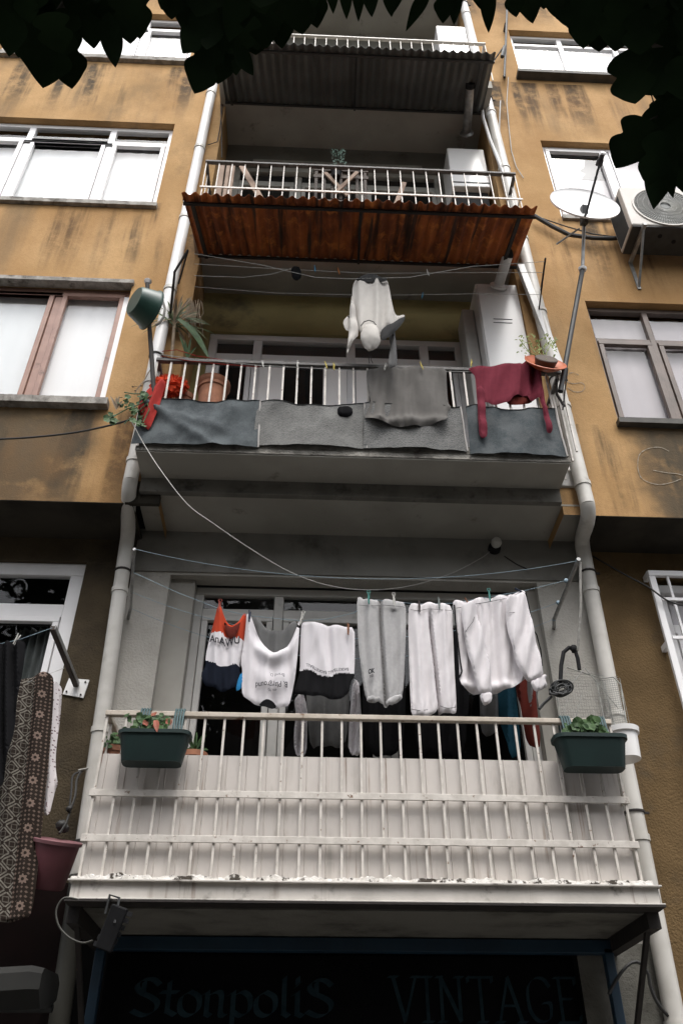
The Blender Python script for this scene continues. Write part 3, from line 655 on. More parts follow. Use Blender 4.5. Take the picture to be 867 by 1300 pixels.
# hand-painted letters: each stroke is swept with a slanted broad nib
GLYPH = {
 'S': (.56, [[(.50, .86), (.36, 1.0), (.16, .98), (.06, .82), (.14, .64), (.36, .50), (.50, .34), (.46, .12), (.26, 0), (.02, .12)], [(.20, .92), (.20, .62)]]),
 't': (.36, [[(.15, .92), (.15, .12), (.30, .02)], [(.0, .64), (.32, .64)]]),
 'o': (.48, [[(.22, .66), (.05, .50), (.05, .15), (.22, 0), (.40, .15), (.40, .50), (.22, .66)]]),
 'n': (.52, [[(.0, .58), (.09, .65), (.09, .05), (.16, 0)], [(.09, .54), (.28, .66), (.37, .55), (.37, .06), (.46, 0)]]),
 'p': (.52, [[(.0, .58), (.09, .65), (.09, -.28)], [(.09, .54), (.27, .66), (.42, .50), (.42, .15), (.26, 0), (.10, .10)]]),
 'l': (.26, [[(.03, .98), (.11, 1.06), (.11, .08), (.20, 0)]]),
 'i': (.30, [[(.03, .58), (.12, .65), (.12, .06), (.22, 0)], [(.08, .80), (.16, .92)], [(.12, .92), (.12, 1.06)]]),
 'V': (.60, [[(.05, 1), (.27, 0), (.50, 1)], [(-.03, 1), (.14, 1)], [(.42, 1), (.58, 1)]]),
 'I': (.32, [[(.12, 1), (.12, 0)], [(.02, 1), (.22, 1)], [(.02, 0), (.22, 0)]]),
 'N': (.62, [[(.08, 0), (.08, 1), (.44, .02), (.44, 1)], [(0, 1), (.10, 1)], [(.36, 1), (.52, 1)], [(0, 0), (.16, 0)]]),
 'T': (.54, [[(.24, 1), (.24, 0)], [(0, .9), (0, 1), (.48, 1), (.48, .9)], [(.15, 0), (.33, 0)]]),
 'A': (.60, [[(.04, 0), (.26, 1), (.48, 0)], [(.12, .36), (.41, .36)], [(-.04, 0), (.12, 0)], [(.40, 0), (.56, 0)]]),
 'G': (.60, [[(.48, .80), (.38, .97), (.20, .98), (.05, .75), (.05, .28), (.20, .03), (.40, .05), (.46, .20), (.46, .42), (.32, .42)]]),
 'E': (.50, [[(.08, 1), (.08, 0)], [(0, 1), (.40, 1), (.40, .86)], [(.08, .52), (.30, .52)], [(0, 0), (.42, 0), (.44, .14)]])}
def painted(word, px0, px1, pyb, pyt, nib):
    yy = YL + .056; a, b = P(px0, pyb, yy), P(px1, pyb, yy); top = P(px0, pyt, yy).z
    W = sum(GLYPH[c][0] for c in word); k = (b.x - a.x) / W; hh = top - a.z; x = 0
    for c in word:
        m = mb()
        for st in GLYPH[c][1]:
            q = smooth([Vector((px, py, 0)) for px, py in st], 4) if len(st) > 4 else [Vector((px, py, 0)) for px, py in st]
            for p, d in zip(q[:-1], q[1:]):
                pts = [Vector((a.x + (x + v.x) * k, yy, a.z + v.y * hh)) for v in (p, d)]; n_ = Vector((nib * .8, 0, nib * .55)); t_ = (pts[1] - pts[0]).normalized() * .004
                m.add([pts[0] - n_ - t_, pts[0] + n_ - t_, pts[1] + n_ + t_, pts[1] - n_ + t_], [(0, 1, 2, 3)])
                yy -= .00003
        m.build('letter', 'signtext', shop); x += GLYPH[c][0]
painted('StonpoliS', 166, 424, 1289, 1243, .016)
painted('VINTAGE', 497, 742, 1297, 1240, .011)
m = mb(); m.box(-1.06, P(770, 1205, YL - .075).x + .02, YL - .10, YL - .03, 2.435, 2.50); m.bar(P(770, 1205, YL - .075), P(770, 1205, YL - .075) * 1 + Vector((0, 0, -2.4)), .05, .05, (0, 1, 0)); m.box(-1.06, -1.01, YL - .10, YL - .05, 0, 2.434)
o = m.build('shop_frame', 'bluepaint', bld, bevel=.004); o['label'] = 'dark blue frame of the shop front'
m = mb(); m.box(-1.0, 1.42, YL + .12, YL + .16, 0, 2.5); m.build('shop_front', 'signboard', bld)
aw = thing('folded_awning', 'dim grey folded canvas awning end at the lower left corner', 'awning', (-2.2, 4.6, 2.0))
a0 = P(62, 1232, 4.45); m = mb()
prof = [(0, 0), (.0, .07), (.03, .10), (.30, .13), (.36, .10), (.36, .02), (.2, -.05), (.08, -.07)]
vs = []
for x in (a0.x - 1.2, a0.x - .9, a0.x - .6, a0.x - .3, a0.x - .06, a0.x):
    sh = 0 if x < a0.x - .05 else .03
    for (u, v) in prof: vs.append((x, a0.y - .1 + u * (1 - sh), a0.z - .1 + v * (1 - sh * 3) + .01 * math.sin(x * 9 + u * 6)))
k = len(prof)
m.add(vs, [(i * k + j, i * k + (j + 1) % k, (i + 1) * k + (j + 1) % k, (i + 1) * k + j) for i in range(5) for j in range(k)] + [tuple(range(k)), tuple(range(5 * k, 6 * k))[::-1]])
m.build('canvas', 'awning_cloth', aw, smooth=True)
m = mb(); m.tube([(a0.x - 1.2, a0.y + .28, a0.z - .12), (a0.x - .02, a0.y + .28, a0.z - .12)], .02); m.bar((a0.x - .1, a0.y + .28, a0.z - .12), (a0.x - .1, YL, a0.z - .05), .025); m.build('roller', 'darkgrey', aw)
m = mb(); m.tube(arc(P(772, 1262, 4.85), P(805, 1195, 4.85), P(823, 1238, 4.85), 8) + arc(P(823, 1238, 4.85), P(825, 1268, 4.85), P(848, 1290, 4.85), 5)[1:], .009, 6)
tag(m.build('power_cable', 'blackcable', None, smooth=True), 'black cable looping behind the blue post at lower right', 'cable')
# work lamp at the left end of the slab
wl = thing('floodlight', 'small dark floodlight under the left end of the white balcony', 'floodlight', P(140, 1195, 4.1))
c = P(143, 1178, 4.12); m = mb()
m.bar(c + Vector((-.03, .02, -.085)), c + Vector((.025, -.02, .085)), .075, .03, (0, 1, .2)); m.build('housing', 'black', wl, bevel=.006)
m = mb(); m.tube([P(146, 1172, 4.10), P(152, 1140, 4.12), P(140, 1136, 4.14), P(134, 1160, 4.14)], .006, 6); m.build('bracket', 'darkgrey', wl)
for k in range(6):
    m = mb(); q = c + Vector((-.03 + .012 * k, .022, -.07 + .028 * k)); m.bar(q + Vector((-.045, 0, .012)), q + Vector((.045, 0, -.012)), .004, .02); m.build('cooling_fin', 'black', wl)
cp = [P(100, 1142, 4.14), P(82, 1140, 4.12), P(72, 1155, 4.12), P(75, 1175, 4.12), P(88, 1190, 4.12), P(105, 1197, 4.12), P(118, 1194, 4.12)]
m = mb(); m.tube(smooth(cp), .0045, 6); m.build('cord', 'pipe_dark', wl, smooth=True)

# =============================================================== cloth
def blob(m, c, rad, sc, amp, seed, n=26, mi=0):
    vs = []; c = Vector(c)
    for i in range(n + 1):
        for j in range(n):
            th, ph = math.pi * i / n, 2 * math.pi * j / n
            d = Vector((math.sin(th) * math.cos(ph), math.sin(th) * math.sin(ph), math.cos(th)))
            k = 1 + amp * noise.noise(d * sc + Vector((seed, 0, 0))) + amp * .6 * noise.noise(d * sc * 2.7 + Vector((seed, 4, 0)))
            vs.append(c + Vector((d.x * rad[0], d.y * rad[1], d.z * rad[2])) * k)
    m.add(vs, [(i * n + j, i * n + (j + 1) % n, (i + 1) * n + (j + 1) % n, (i + 1) * n + j) for i in range(n) for j in range(n)], mi)
def inside(x, y, poly):
    c = False; j = len(poly) - 1
    for i in range(len(poly)):
        a, b = poly[i], poly[j]
        if (a[1] > y) != (b[1] > y) and x < (b[0] - a[0]) * (y - a[1]) / (b[1] - a[1]) + a[0]: c = not c
        j = i
    return c
def spl(pts, step):                     # closed, densified outline
    out = []
    for i in range(len(pts)):
        a, b = pts[i], pts[(i + 1) % len(pts)]; n = max(1, int(math.hypot(b[0] - a[0], b[1] - a[1]) / step))
        out += [(a[0] + (b[0] - a[0]) * k / n, a[1] + (b[1] - a[1]) * k / n) for k in range(n)]
    return out
def rounded(pts, it=1):
    for _ in range(it):
        q = []
        for i in range(len(pts)):
            a, b = pts[i], pts[(i + 1) % len(pts)]
            q += [(a[0] * .78 + b[0] * .22, a[1] * .78 + b[1] * .22), (a[0] * .22 + b[0] * .78, a[1] * .22 + b[1] * .78)]
        pts = q
    return pts
def segd(x, y, a, b):
    dx, dy = b[0] - a[0], b[1] - a[1]; L = dx * dx + dy * dy
    t = 0 if L == 0 else max(0, min(1, ((x - a[0]) * dx + (y - a[1]) * dy) / L))
    return math.hypot(x - a[0] - t * dx, y - a[1] - t * dy)
def N(x, y, s, seed=0): return noise.noise(Vector((x * s, y * s, seed)))
def cloth(name, outline, Y, mats, parent=None, step=3.0, fold=None, puff=.012, dmax=8, matfn=None, rough=True, uvfn=None, wr=.004, sd=0):
    B = spl(rounded(outline) if rough else outline, step)
    xs = [p[0] for p in B]; ys = [p[1] for p in B]
    pts = list(B); y = min(ys) + step * .5; row = 0
    nb = len(B)
    segs = [(B[i], B[(i + 1) % nb]) for i in range(nb)]
    D = [0.0] * nb
    while y < max(ys):
        x = min(xs) + step * (.5 if row % 2 else 1)
        while x < max(xs):
            if inside(x, y, B):
                d = min(segd(x, y, a, b) for a, b in segs)
                if d > step * .55: pts.append((x, y))
            x += step
        y += step; row += 1
    r = geometry.delaunay_2d_cdt([Vector(p) for p in pts], [], [list(range(nb))], 1, 1e-4)
    V2, F3 = r[0], r[2]
    m = mb(); n = len(V2); fr, bk = [], []
    for p in V2:
        d = min(segd(p.x, p.y, a, b) for a, b in segs)
        base = P(p.x, p.y, Y)
        u_ = min(1, d / dmax); t = .0015 + puff * (math.sqrt(u_ * (2 - u_))) if d > .05 else 0
        f = (fold(p.x, p.y) if fold else 0)
        w = (wr * (3.0 * noise.noise(Vector((p.x * .17, p.y * .014, sd))) + 1.5 * noise.noise(Vector(((p.x + p.y * .35) * .10, (p.x - p.y) * .02, sd + 5)))) * min(1, .4 + d / 5)) if d > .05 else 0
        fr.append(Vector((base.x, Y + f - t + w, base.z))); bk.append(Vector((base.x, Y + f + t + w, base.z)) if d > .05 else None)
    idx = list(range(n)); vs = list(fr); bi = []
    for i in range(n):
        if bk[i] is None: bi.append(i)
        else: bi.append(len(vs)); vs.append(bk[i])
    fs, ms = [], []
    for f in F3:
        a, b, c = f
        mi = matfn((V2[a].x + V2[b].x + V2[c].x) / 3, (V2[a].y + V2[b].y + V2[c].y) / 3) if matfn else 0
        e = (fr[b] - fr[a]).cross(fr[c] - fr[a])
        if e.y > 0: b, c = c, b
        fs.append((a, b, c)); fs.append((bi[a], bi[c], bi[b])); ms += [mi, mi]
    m.v = vs; m.f = [list(f) for f in fs]; m.m = ms
    if uvfn:
        uv = [uvfn(p.x, p.y) for p in V2] + [uvfn(V2[i].x, V2[i].y) for i in range(n) if bk[i] is not None]
        m.uv = uv
    o = m.build(name, mats, parent, smooth=True)
    return o
def gpx(x, c, w): return math.exp(-((x - c) / w) ** 2)
def depth_at(px, py, Y): return P(px, py, Y)
def print_on(body, sizepx, cx, cy, flip, Y, dyf, mat, parent, squeeze=1.0, bold=0.0, curve=None, spacing=1):
    s = -1 if flip else 1
    def fn(u, v):
        px = cx + s * u * squeeze; py = cy - s * v
        if curve: py += curve(px)
        return P(px, py, Y) + Vector((0, dyf(px, py), 0))
    return text(body, sizepx, fn, mat, parent, bold=bold, spacing=spacing)

Y1 = 4.38
# 1 jersey
jy = lambda x, y: .016 * math.sin((x - 262) * .28 + (y - 800) * .03) - .01 * gpx(x, 285, 14)
j = thing('basketball_vest', 'red and white sleeveless basketball vest with dark navy lower half', 'vest', P(283, 878, Y1))
jo = [(276.5, 771), (281, 771.5), (284, 782), (289, 791), (296, 795), (303, 792), (308, 782), (310, 778), (313.5, 779), (312, 795), (309.5, 815), (306, 835), (303.5, 846), (306, 856), (303, 868), (295, 876), (284, 879), (270, 874), (259, 868), (255, 856), (261, 845), (261, 835), (263, 822), (268, 802), (273, 783)]
def jm(x, y):
    top = 803 + (x - 268) * .22 + (3 if abs(x - 293) < 8 else 0)
    bot = 837 + 10 * min(1, max(0, (x - 262) / 14)) - max(0, x - 290) * .15
    return 0 if y < top else (1 if y < bot else 2)
cloth('vest_body', jo, Y1, ['c_red', 'c_white', 'c_navy'], j, 2.2, jy, .007, 5, jm)
cloth('back_neckline', [(284, 790), (289, 793), (296, 796.5), (303, 793.5), (306, 790), (303, 803), (299, 809), (293.5, 812.5), (288, 806)], Y1 - .022, 'c_wine', j, 2.2, jy, .003, 5)
cloth('blue_lining', [(303.5, 858), (309, 852), (310, 866), (305, 876), (299, 877)], Y1 + .0, 'c_blue', j, 2.2, None, .006, 4)
print_on('AnAWU', 13.5, 286, 815.5, False, Y1, lambda x, y: jy(x, y) - .024, 'c_print', j, .80, .02, lambda x: (x - 286) * .10 + 3 - ((x - 286) / 14) ** 2 * 2.5)
# 2 T-shirt
def ty(x, y):
    u = (x - 348) / 32.0; arcs = y - (836 - 26 * u * u)
    return -.035 * math.exp(-(arcs / 9) ** 2) * max(0, 1 - u * u) + .030 * math.exp(-((arcs + 17) / 10) ** 2) * max(0, 1 - u * u) - .02 * math.exp(-((arcs - 34) / 14) ** 2) * max(0, 1 - u * u) + .008 * math.sin(x * .33) + .016 * gpx(x, 322, 4)
t = thing('t_shirt', 'white T-shirt sagging between two pegs with upside-down lettering', 'T-shirt', P(345, 900, Y1))
cloth('shirt_body', [(313, 779), (318, 780), (322, 790), (328, 806), (338, 822), (350, 829), (362, 824), (372, 808), (377, 796), (379, 789), (381, 790), (380, 802), (378, 832), (375, 860), (371, 880), (367, 895), (360, 898), (352, 900), (344, 900), (335, 897), (325, 894), (316, 889), (308, 882), (307, 870), (308, 850), (305.5, 841), (310, 812), (312.5, 790)], Y1 - .012, 'c_white', t, 2.4, ty, .005, 6, sd=3)
cloth('shirt_back', [(318, 780.5), (325, 782), (332, 791), (340, 799), (350, 802), (360, 799.5), (368, 791.5), (377, 789), (378, 800), (374, 815), (364, 834), (350, 838), (337, 832), (326, 812)], Y1 + .055, 'c_dgrey', t, 2.4, lambda x, y: .01 * math.sin(x * .3), .005, 6, sd=4)  # inside of the shirt, its shadow put in as grey cloth
cloth('neck_opening', [(328, 895), (333, 890), (340, 888), (347, 890), (352, 898), (343, 900)], Y1 - .040, 'c_black', t, 2.2, ty, .003, 4)
pf = lambda x, y: ty(x, y) - .034
print_on('B. Playground', 9.5, 345, 872, True, Y1, pf, 'c_print', t, .78, .008, lambda x: -((x - 346) / 26) ** 2 * 3 + 2)
print_on('Brand D.', 6, 352, 861, True, Y1, pf, 'c_print', t, .9, .0, lambda x: (x - 350) * .1)
print_on('est. 95', 4.5, 346, 880, True, Y1, pf, 'c_print', t, .9)
# 3 white and black shirt
def by(x, y): return .020 * gpx(x, 417 + (y - 800) * .02, 5) - .012 * gpx(x, 402 + (y - 800) * .25, 6) + .008 * math.sin(x * .22 + y * .03) 
b3 = thing('two_tone_shirt', 'white shirt with black lower half and a BASKETBALL strip', 'shirt', P(412, 888, Y1))
bl = lambda x: 852 + (-1.5 * gpx(x, 389, 6)) + 8 * gpx(x, 415, 13) + 5 * max(0, min(1, (x - 425) / 24))
cloth('shirt_body', [(383, 790), (388, 788.5), (400, 792), (411, 791), (420, 793), (435, 795), (450, 796), (450.5, 830), (449.5, 860), (446, 866), (443, 880), (435, 886), (425, 888.5), (415, 886), (405, 882), (395, 883.5), (380, 882), (371, 878), (375, 868), (381, 853), (381, 820), (382, 800)], Y1, ['c_white', 'c_black'], b3, 2.3, by, .005, 6, lambda x, y: 0 if y < bl(x) else 1, sd=9)
print_on('BASKETBALL BASKETBALL', 5.4, 415.5, 0, True, Y1, lambda x, y: by(x, y) - .024, 'c_print', b3, .86, .012, lambda x: bl(x) - 3.6)
# 4 grey sweatpants
def py4(x, y):
    c = 483 + max(0, (y - 790)) * .065
    return .05 * gpx(x, c, 2.2) - .012 * gpx(x, 470 + (y - 800) * .08, 5) + .010 * gpx(x, 462 + (y - 800) * .05, 3.5) + .012 * gpx(x, 500 + (y - 790) * .06, 4) * (y > 775) + (.004 * math.sin(x * .9) if y > 880 else 0)
g4 = thing('grey_sweatpants', 'marl grey sweatpants with elastic cuffs pegged at the waist', 'sweatpants', P(484, 896, Y1))
cloth('legs', [(453, 759), (458, 757), (462, 761), (481, 762), (490, 760), (503, 763), (515, 765), (515.5, 800), (514, 830), (512.5, 870), (510, 886), (505, 890), (497, 894), (490, 896), (482, 892), (473, 891.5), (466, 888), (463, 880), (459, 855), (455, 820), (453.5, 790)], Y1 - .005, 'c_grey', g4, 2.0, py4, .011, 6, sd=12)
for cx, w in ((474, 8.5), (500, 10)):
    cloth('cuff', [(cx - w, 885), (cx, 882), (cx + w, 884), (cx + w + 1, 889), (cx, 893), (cx - w, 891)] if cx < 480 else [(cx - w, 889), (cx, 883), (cx + w, 881), (cx + w + 1, 887), (cx, 895), (cx - w, 895)], Y1 - .022, 'c_grey', g4, 2.0, lambda x, y: .003 * math.sin(x * .9), .012, 4)
print_on('OK', 8, 470.5, 857, False, Y1, lambda x, y: py4(x, y) - .043, 'c_print', g4, .6, .05)
print_on('101', 5, 471, 863, False, Y1, lambda x, y: py4(x, y) - .043, 'c_print', g4, .8, .02)
# 5 white sweatpants
def py5(x, y):
    c = 545 + max(0, (y - 780)) * .11
    return .06 * gpx(x, c, 1.8) * min(1, max(0, (y - 772) / 20)) + .008 * math.sin((x - y * .06) * .35) + (.003 * math.sin(x * .9) if y > 895 else 0)
g5 = thing('white_sweatpants', 'plain white sweatpants hanging straight down to the top rail', 'sweatpants', P(548, 908, Y1))
cloth('legs', [(519, 766), (532, 767), (545, 764.5), (560, 766), (574, 768), (575, 800), (577, 850), (579, 880), (579.5, 900), (578, 906), (570, 906), (560, 904), (556, 898), (552, 906), (545, 908), (535, 910), (522, 909.5), (520.5, 880), (519, 830), (518, 790)], Y1 - .003, 'c_white2', g5, 2.0, py5, .009, 5, sd=15)
# 6 white sweatshirt
g6 = thing('white_sweatshirt', 'white zip sweatshirt pegged at the hem with both sleeves hanging', 'sweatshirt', P(633, 882, Y1))
def sy(x, y): return .014 * math.sin((x - y * .05) * .24) + .014 * gpx(x, 625 + (y - 760) * .07, 4) - .02 * gpx(y, 872, 6)
cloth('body', [(574.5, 762), (585, 764), (600, 761), (620, 758), (640, 756), (655, 753), (666, 749.5), (670, 760), (675, 790), (680, 812), (685, 835), (680, 850), (670, 860), (660, 868), (645, 876), (625, 881), (605, 882), (590, 877), (583, 870), (582, 840), (578.5, 800), (575.5, 775)], Y1, 'c_white2', g6, 2.1, sy, .008, 7, sd=18, wr=.005)
def s1(x, y): return .010 * math.sin((x + y * .25) * .30) - .004
cloth('sleeve', [(585, 766), (596, 764), (603, 765), (607, 785), (611, 800), (617, 822), (621, 842), (623.5, 868), (624, 879), (615, 882), (608, 880), (602, 862), (596, 838), (589, 812), (588, 800), (586, 785)], Y1 - .048, 'c_white2', g6, 2.0, s1, .020, 5, sd=21)
cloth('sleeve', [(642, 757), (655, 755), (664, 752), (669, 762), (674, 785), (680, 812), (685, 832), (688, 850), (690, 857), (683, 862), (672, 866), (664, 860), (655, 842), (646, 810), (641, 782)], Y1 - .048, 'c_white2', g6, 2.0, s1, .020, 5, sd=24)
cloth('cuff', [(609, 881), (616, 879), (624, 878), (624.5, 889), (620, 894), (614, 896), (610, 889)], Y1 - .055, 'c_white2', g6, 1.9, lambda x, y: .003 * math.sin(x * .8), .014, 4)
cloth('cuff', [(672, 865), (682, 861), (690, 856), (694.5, 857), (692, 862), (695, 871), (687, 876), (679, 879)], Y1 - .055, 'c_white2', g6, 1.9, lambda x, y: .003 * math.sin(x * .8), .014, 4)
m = mb(); m.tube([P(x, y, Y1 - .024) for x, y in ((576.5, 768), (578, 790), (581, 815), (584, 840), (586, 852), (583, 860))], .005, 6); m.build('zip', 'c_black', g6)
m = mb(); m.tube([P(x, y, Y1 - .02) for x, y in ((667, 752), (672, 775), (676, 798), (681, 806), (686, 825), (688, 845))], .0035, 6); m.build('piping', 'c_black', g6)
m = mb(); m.tube([P(x, y, Y1 - .082 + .01 * abs(x - 594) / 8) for x, y in ((602, 783), (600, 789), (594, 797), (590, 803), (590, 812))], .0016, 5); m.build('seam', 'c_dgrey', g6)
def seam(pts, Yd, parent, r_=.0016, mat='c_dgrey', name='seam'):
    m = mb(); m.tube(smooth([P(x, y, Yd) for x, y in pts], 4), r_, 5); m.build(name, mat, parent)
seam(((579, 772), (592, 770), (602, 767), (615, 765), (630, 762), (641, 760)), Y1 - .035, g6, .002)
seam(((646, 778), (655, 777), (665, 775)), Y1 - .072, g6)
seam(((455, 768), (465, 769), (475, 769), (482, 769)), Y1 - .028, g4, .0015); seam(((485, 768), (497, 769), (508, 770), (514, 771)), Y1 - .028, g4, .0015)
seam(((521, 774), (532, 775), (544, 773), (558, 774), (573, 775)), Y1 - .022, g5, .0015)
seam(((522, 900), (532, 902), (543, 901)), Y1 - .024, g5, .002); seam(((558, 896), (568, 899), (578, 898)), Y1 - .024, g5, .002)
# row behind
Y1b = 4.66
def rowc(name, label, cat, outl, mat, sleeves=(), Yd=Y1b, sd=0):
    xs = [p[0] for p in outl]; ys = [p[1] for p in outl]
    t = thing(name, label, cat, P(sum(xs) / len(xs), max(ys), Yd))
    cloth('body', outl, Yd, mat, t, 3, lambda x, y: .018 * math.sin(x * .35 + sd), .012, 8, sd=sd)
    for so, sm in sleeves: cloth('sleeve', so, Yd - .035, sm, t, 2.2, lambda x, y: .016 * math.sin(x * .9 + y * .06), .006, 4, sd=sd + 3, wr=.008)
rowc('long_sleeved_top', 'dim grey top with pale hanging sleeves on the line behind', 'top', [(388, 800), (446, 800), (444, 880), (441, 940), (430, 950), (410, 946), (395, 952), (389, 900)], 'c_dgrey', [([(373, 886), (384, 880), (390, 895), (390, 930), (389, 957), (382, 961), (374, 956), (373, 930), (376, 905)], 'c_white'), ([(448, 864), (455, 862), (457, 885), (460, 920), (459, 955), (452, 960), (442, 955), (443, 920), (445, 895)], 'c_white')], sd=2)
rowc('grey_trousers', 'grey trousers hanging behind the white sweatshirt', 'trousers', [(605, 800), (628, 800), (631, 870), (633, 915), (631, 930), (620, 935), (609, 930), (608, 890)], 'c_dgrey', sd=5)
rowc('teal_trousers', 'dark teal trousers on the line behind', 'trousers', [(630, 800), (648, 800), (655, 880), (658, 920), (660, 958), (648, 962), (638, 930), (630, 890)], 'c_teal', sd=6)
rowc('wine_trousers', 'dark wine red trousers with legs below the white sweatshirt', 'trousers', [(650, 810), (672, 810), (680, 880), (688, 945), (678, 951), (670, 946), (662, 905), (654, 880)], 'c_wine', sd=7)
rowc('pale_grey_sleeve_top', 'pale grey top showing under the right sleeve of the sweatshirt', 'top', [(668, 815), (684, 815), (684, 868), (682, 890), (680, 912), (672, 910), (668, 870)], 'c_dgrey', sd=8)
rowc('black_trousers', 'black trousers hanging behind the white sweatpants', 'trousers', [(522, 800), (592, 800), (596, 880), (590, 958), (570, 962), (545, 955), (530, 962), (524, 900)], 'c_black', sd=9, Yd=4.78)
rowc('black_skirt', 'black garment hanging behind the grey sweatpants', 'clothing', [(462, 800), (512, 800), (516, 900), (510, 955), (480, 962), (462, 950), (460, 880)], 'c_black', sd=10, Yd=4.78)

# ---- drying line of the white balcony
dl = thing('drying_line', 'blue clothes line strung between two brackets above the white balcony', 'clothes line', P(450, 800, 4.6))
ZL = 4.42
def catl(a, b, sag, n=24): return [Vector(a).lerp(Vector(b), i / n) - Vector((0, 0, sag * 4 * (i / n) * (1 - i / n))) for i in range(n + 1)]
A = [P(733, 712, 4.16), P(718, 737, 4.38), P(708, 765, 4.62), P(703, 786, 4.80)]
B = [P(171, 697, 4.16), P(170, 727, 4.38), P(168, 752, 4.62), P(166, 772, 4.80)]
m = mb(); q = P(703, 797, 4.945); m.tube([A[0] + Vector((0, -.02, .0)), A[3], q], .013, 8); m.build('bracket_arm', 'steel', dl, smooth=True)
m = mb(); q = P(163, 785, 4.945); m.tube([B[0], B[3], q], .010, 8); m.build('bracket_arm', 'steel', dl, smooth=True)
# the loaded line follows the tops of the clothes
clp = [B[1]] + [P(x, y, Y1) for x, y in ((225, 750), (279, 772), (312, 780), (348, 788), (382, 789), (415, 792), (450, 796), (470, 760), (500, 764), (532, 767), (574, 766), (620, 758), (665, 750))] + [A[1]]
clp = [B[1]] + [P(x, y, Y1) for x, y in ((225, 752), (279, 773), (312, 781), (348, 785), (382, 788), (415, 786), (450, 778), (470, 761), (500, 764), (532, 767), (574, 766), (620, 758), (665, 750))] + [A[1]]
m = mb(); m.tube(clp, .0018, 5); m.build('line', 'lineblue', dl, smooth=True)
for i, sag in ((0, .17), (2, .30), (3, .33)):
    m = mb(); m.tube(catl(B[i], A[i], sag), .0016, 5); m.build('line', 'lineblue', dl, smooth=True)
for i in range(4):
    m = mb(); m.lathe([(.001, -.012), (.012, -.008), (.014, 0), (.012, .008), (.001, .012)], A[i], (0, 1, 0), 10); m.build('knot', 'lineblue', dl, smooth=True)
m = mb(); m.tube([P(736, 714, 4.17), P(737, 770, 4.22), P(733, 826, 4.30)], .008, 8); m.build('hanging_rope', 'rope', dl, smooth=True)

# ---- pegs
def peg(px, py, Y, mat, label, tilt=0, ring=False, s=1.0):
    m = mb(); c = P(px, py, Y); h = .034 * s
    R_ = Matrix.Rotation(tilt, 3, 'Y')
    def T(v): return c + R_ @ Vector(v)
    for sgn in (-1, 1):
        pts = [T((sgn * .002, sgn * .005 - .004, -h)), T((sgn * .003, sgn * .006 - .004, -h * .2)), T((sgn * .003, sgn * .004 - .004, 0)), T((sgn * .0035, sgn * .010 - .004, h))]
        m.tube(pts, [.0028 * s, .004 * s, .0042 * s, .0034 * s], 6)
    m.tube([T((-.007, -.004, 0)), T((.007, -.004, 0))], .0035, 6)
    if ring:
        rp = [T((.011 * math.cos(a), -.004, h + .008 + .011 * math.sin(a))) for a in (i * math.pi / 5 for i in range(11))]
        m.tube(rp, .0022, 5)
    return tag(m.build('clothes_peg', mat, None, smooth=True), label, 'clothes peg', 'clothes pegs')
pgm = {'brown': pm('peg_brown', (.22, .085, .035)), 'redbrown': pm('peg_red', (.26, .035, .02)), 'navy': pm('peg_navy', (.015, .025, .05)), 'white': pm('peg_white', (.55, .54, .5)), 'teal': pm('peg_teal', (.05, .22, .19)), 'grey': pm('peg_grey', (.17, .20, .19)), 'dark': pm('peg_dark', (.03, .015, .015)), 'orange': pm('peg_orange', (.42, .15, .03)), 'yellow': pm('peg_yellow', (.5, .40, .08)), 'blue': pm('peg_blue', (.06, .22, .34))}
yq = Y1 - .02
for px, py, mt, lb, tl, rg in ((279, 771, 'redbrown', 'red-brown peg on the left strap of the basketball vest', 0, True), (317, 783, 'navy', 'navy peg between the vest and the sagging T-shirt', 0, False), (383, 786, 'white', 'pale ring-topped peg between T-shirt and two-tone shirt', .2, True), (442, 799, 'brown', 'brown peg at the right of the two-tone shirt', 0, False), (468, 760, 'teal', 'teal ring-topped peg on the left of the grey sweatpants', 0, True), (500, 763, 'white', 'pale ring-topped peg on the right of the grey sweatpants', 0, True), (532, 770, 'dark', 'dark peg on the left of the white sweatpants', 0, False), (557, 766, 'grey', 'grey peg on the right of the white sweatpants', 0, False), (594, 766, 'brown', 'tilted brown peg on the left of the white sweatshirt', -.45, False), (621, 757, 'teal', 'teal ring-topped peg in the middle of the white sweatshirt', 0, True), (660, 751, 'navy', 'tilted navy peg at the right end of the white sweatshirt', -1.0, False)):
    peg(px, py, yq - (.03 if px in (468, 500, 594) else 0), pgm[mt], lb, tl, rg, 1.1)

# ---- level 2 washing
L2 = thing('clothes_line', 'thin clothes lines strung under the rusty awning', 'clothes line', P(450, 400, 4.1))
ra, rb = P(221, 345, 4.45), P(690, 355, 4.45)
le = [P(247, 318, 3.95), P(247, 335, 4.05), P(247, 352, 4.15), P(247, 371, 4.3)]
re = [P(692, 328, 3.95), P(690, 346, 4.05), P(688, 352, 4.15), P(686, 374, 4.3)]
m = mb(); m.tube([le[0] + Vector((-.05, 0, 0)), P(222, 345, 4.05), P(216, 405, 4.45)], .010, 6); m.tube([le[0] + Vector((-.05, 0, 0)), P(227, 360, 4.45)], .008, 6); m.build('bracket_arm', 'iron', L2)
m = mb(); m.tube([re[0], P(686, 372, 4.45)], .008, 6); m.tube([re[0], P(683, 400, 4.45)], .006, 6); m.build('bracket_arm', 'iron', L2)
for pts in ([(247, 322), (330, 336), (400, 352), (445, 354), (520, 352), (600, 338), (692, 332)], [(247, 335), (330, 340), (470, 347), (600, 346), (690, 346)], [(247, 350), (310, 352), (345, 348), (372, 340)], [(247, 364), (350, 372), (480, 375), (600, 373), (687, 374)]):
    Yk = {322: 3.98, 335: 4.08, 350: 4.1, 364: 4.28}[pts[0][1]]
    m = mb(); m.tube([P(x, y, Yk) for x, y in pts], .0022, 5); m.build('line', 'linewhite', L2, smooth=True)
Yh = 4.02
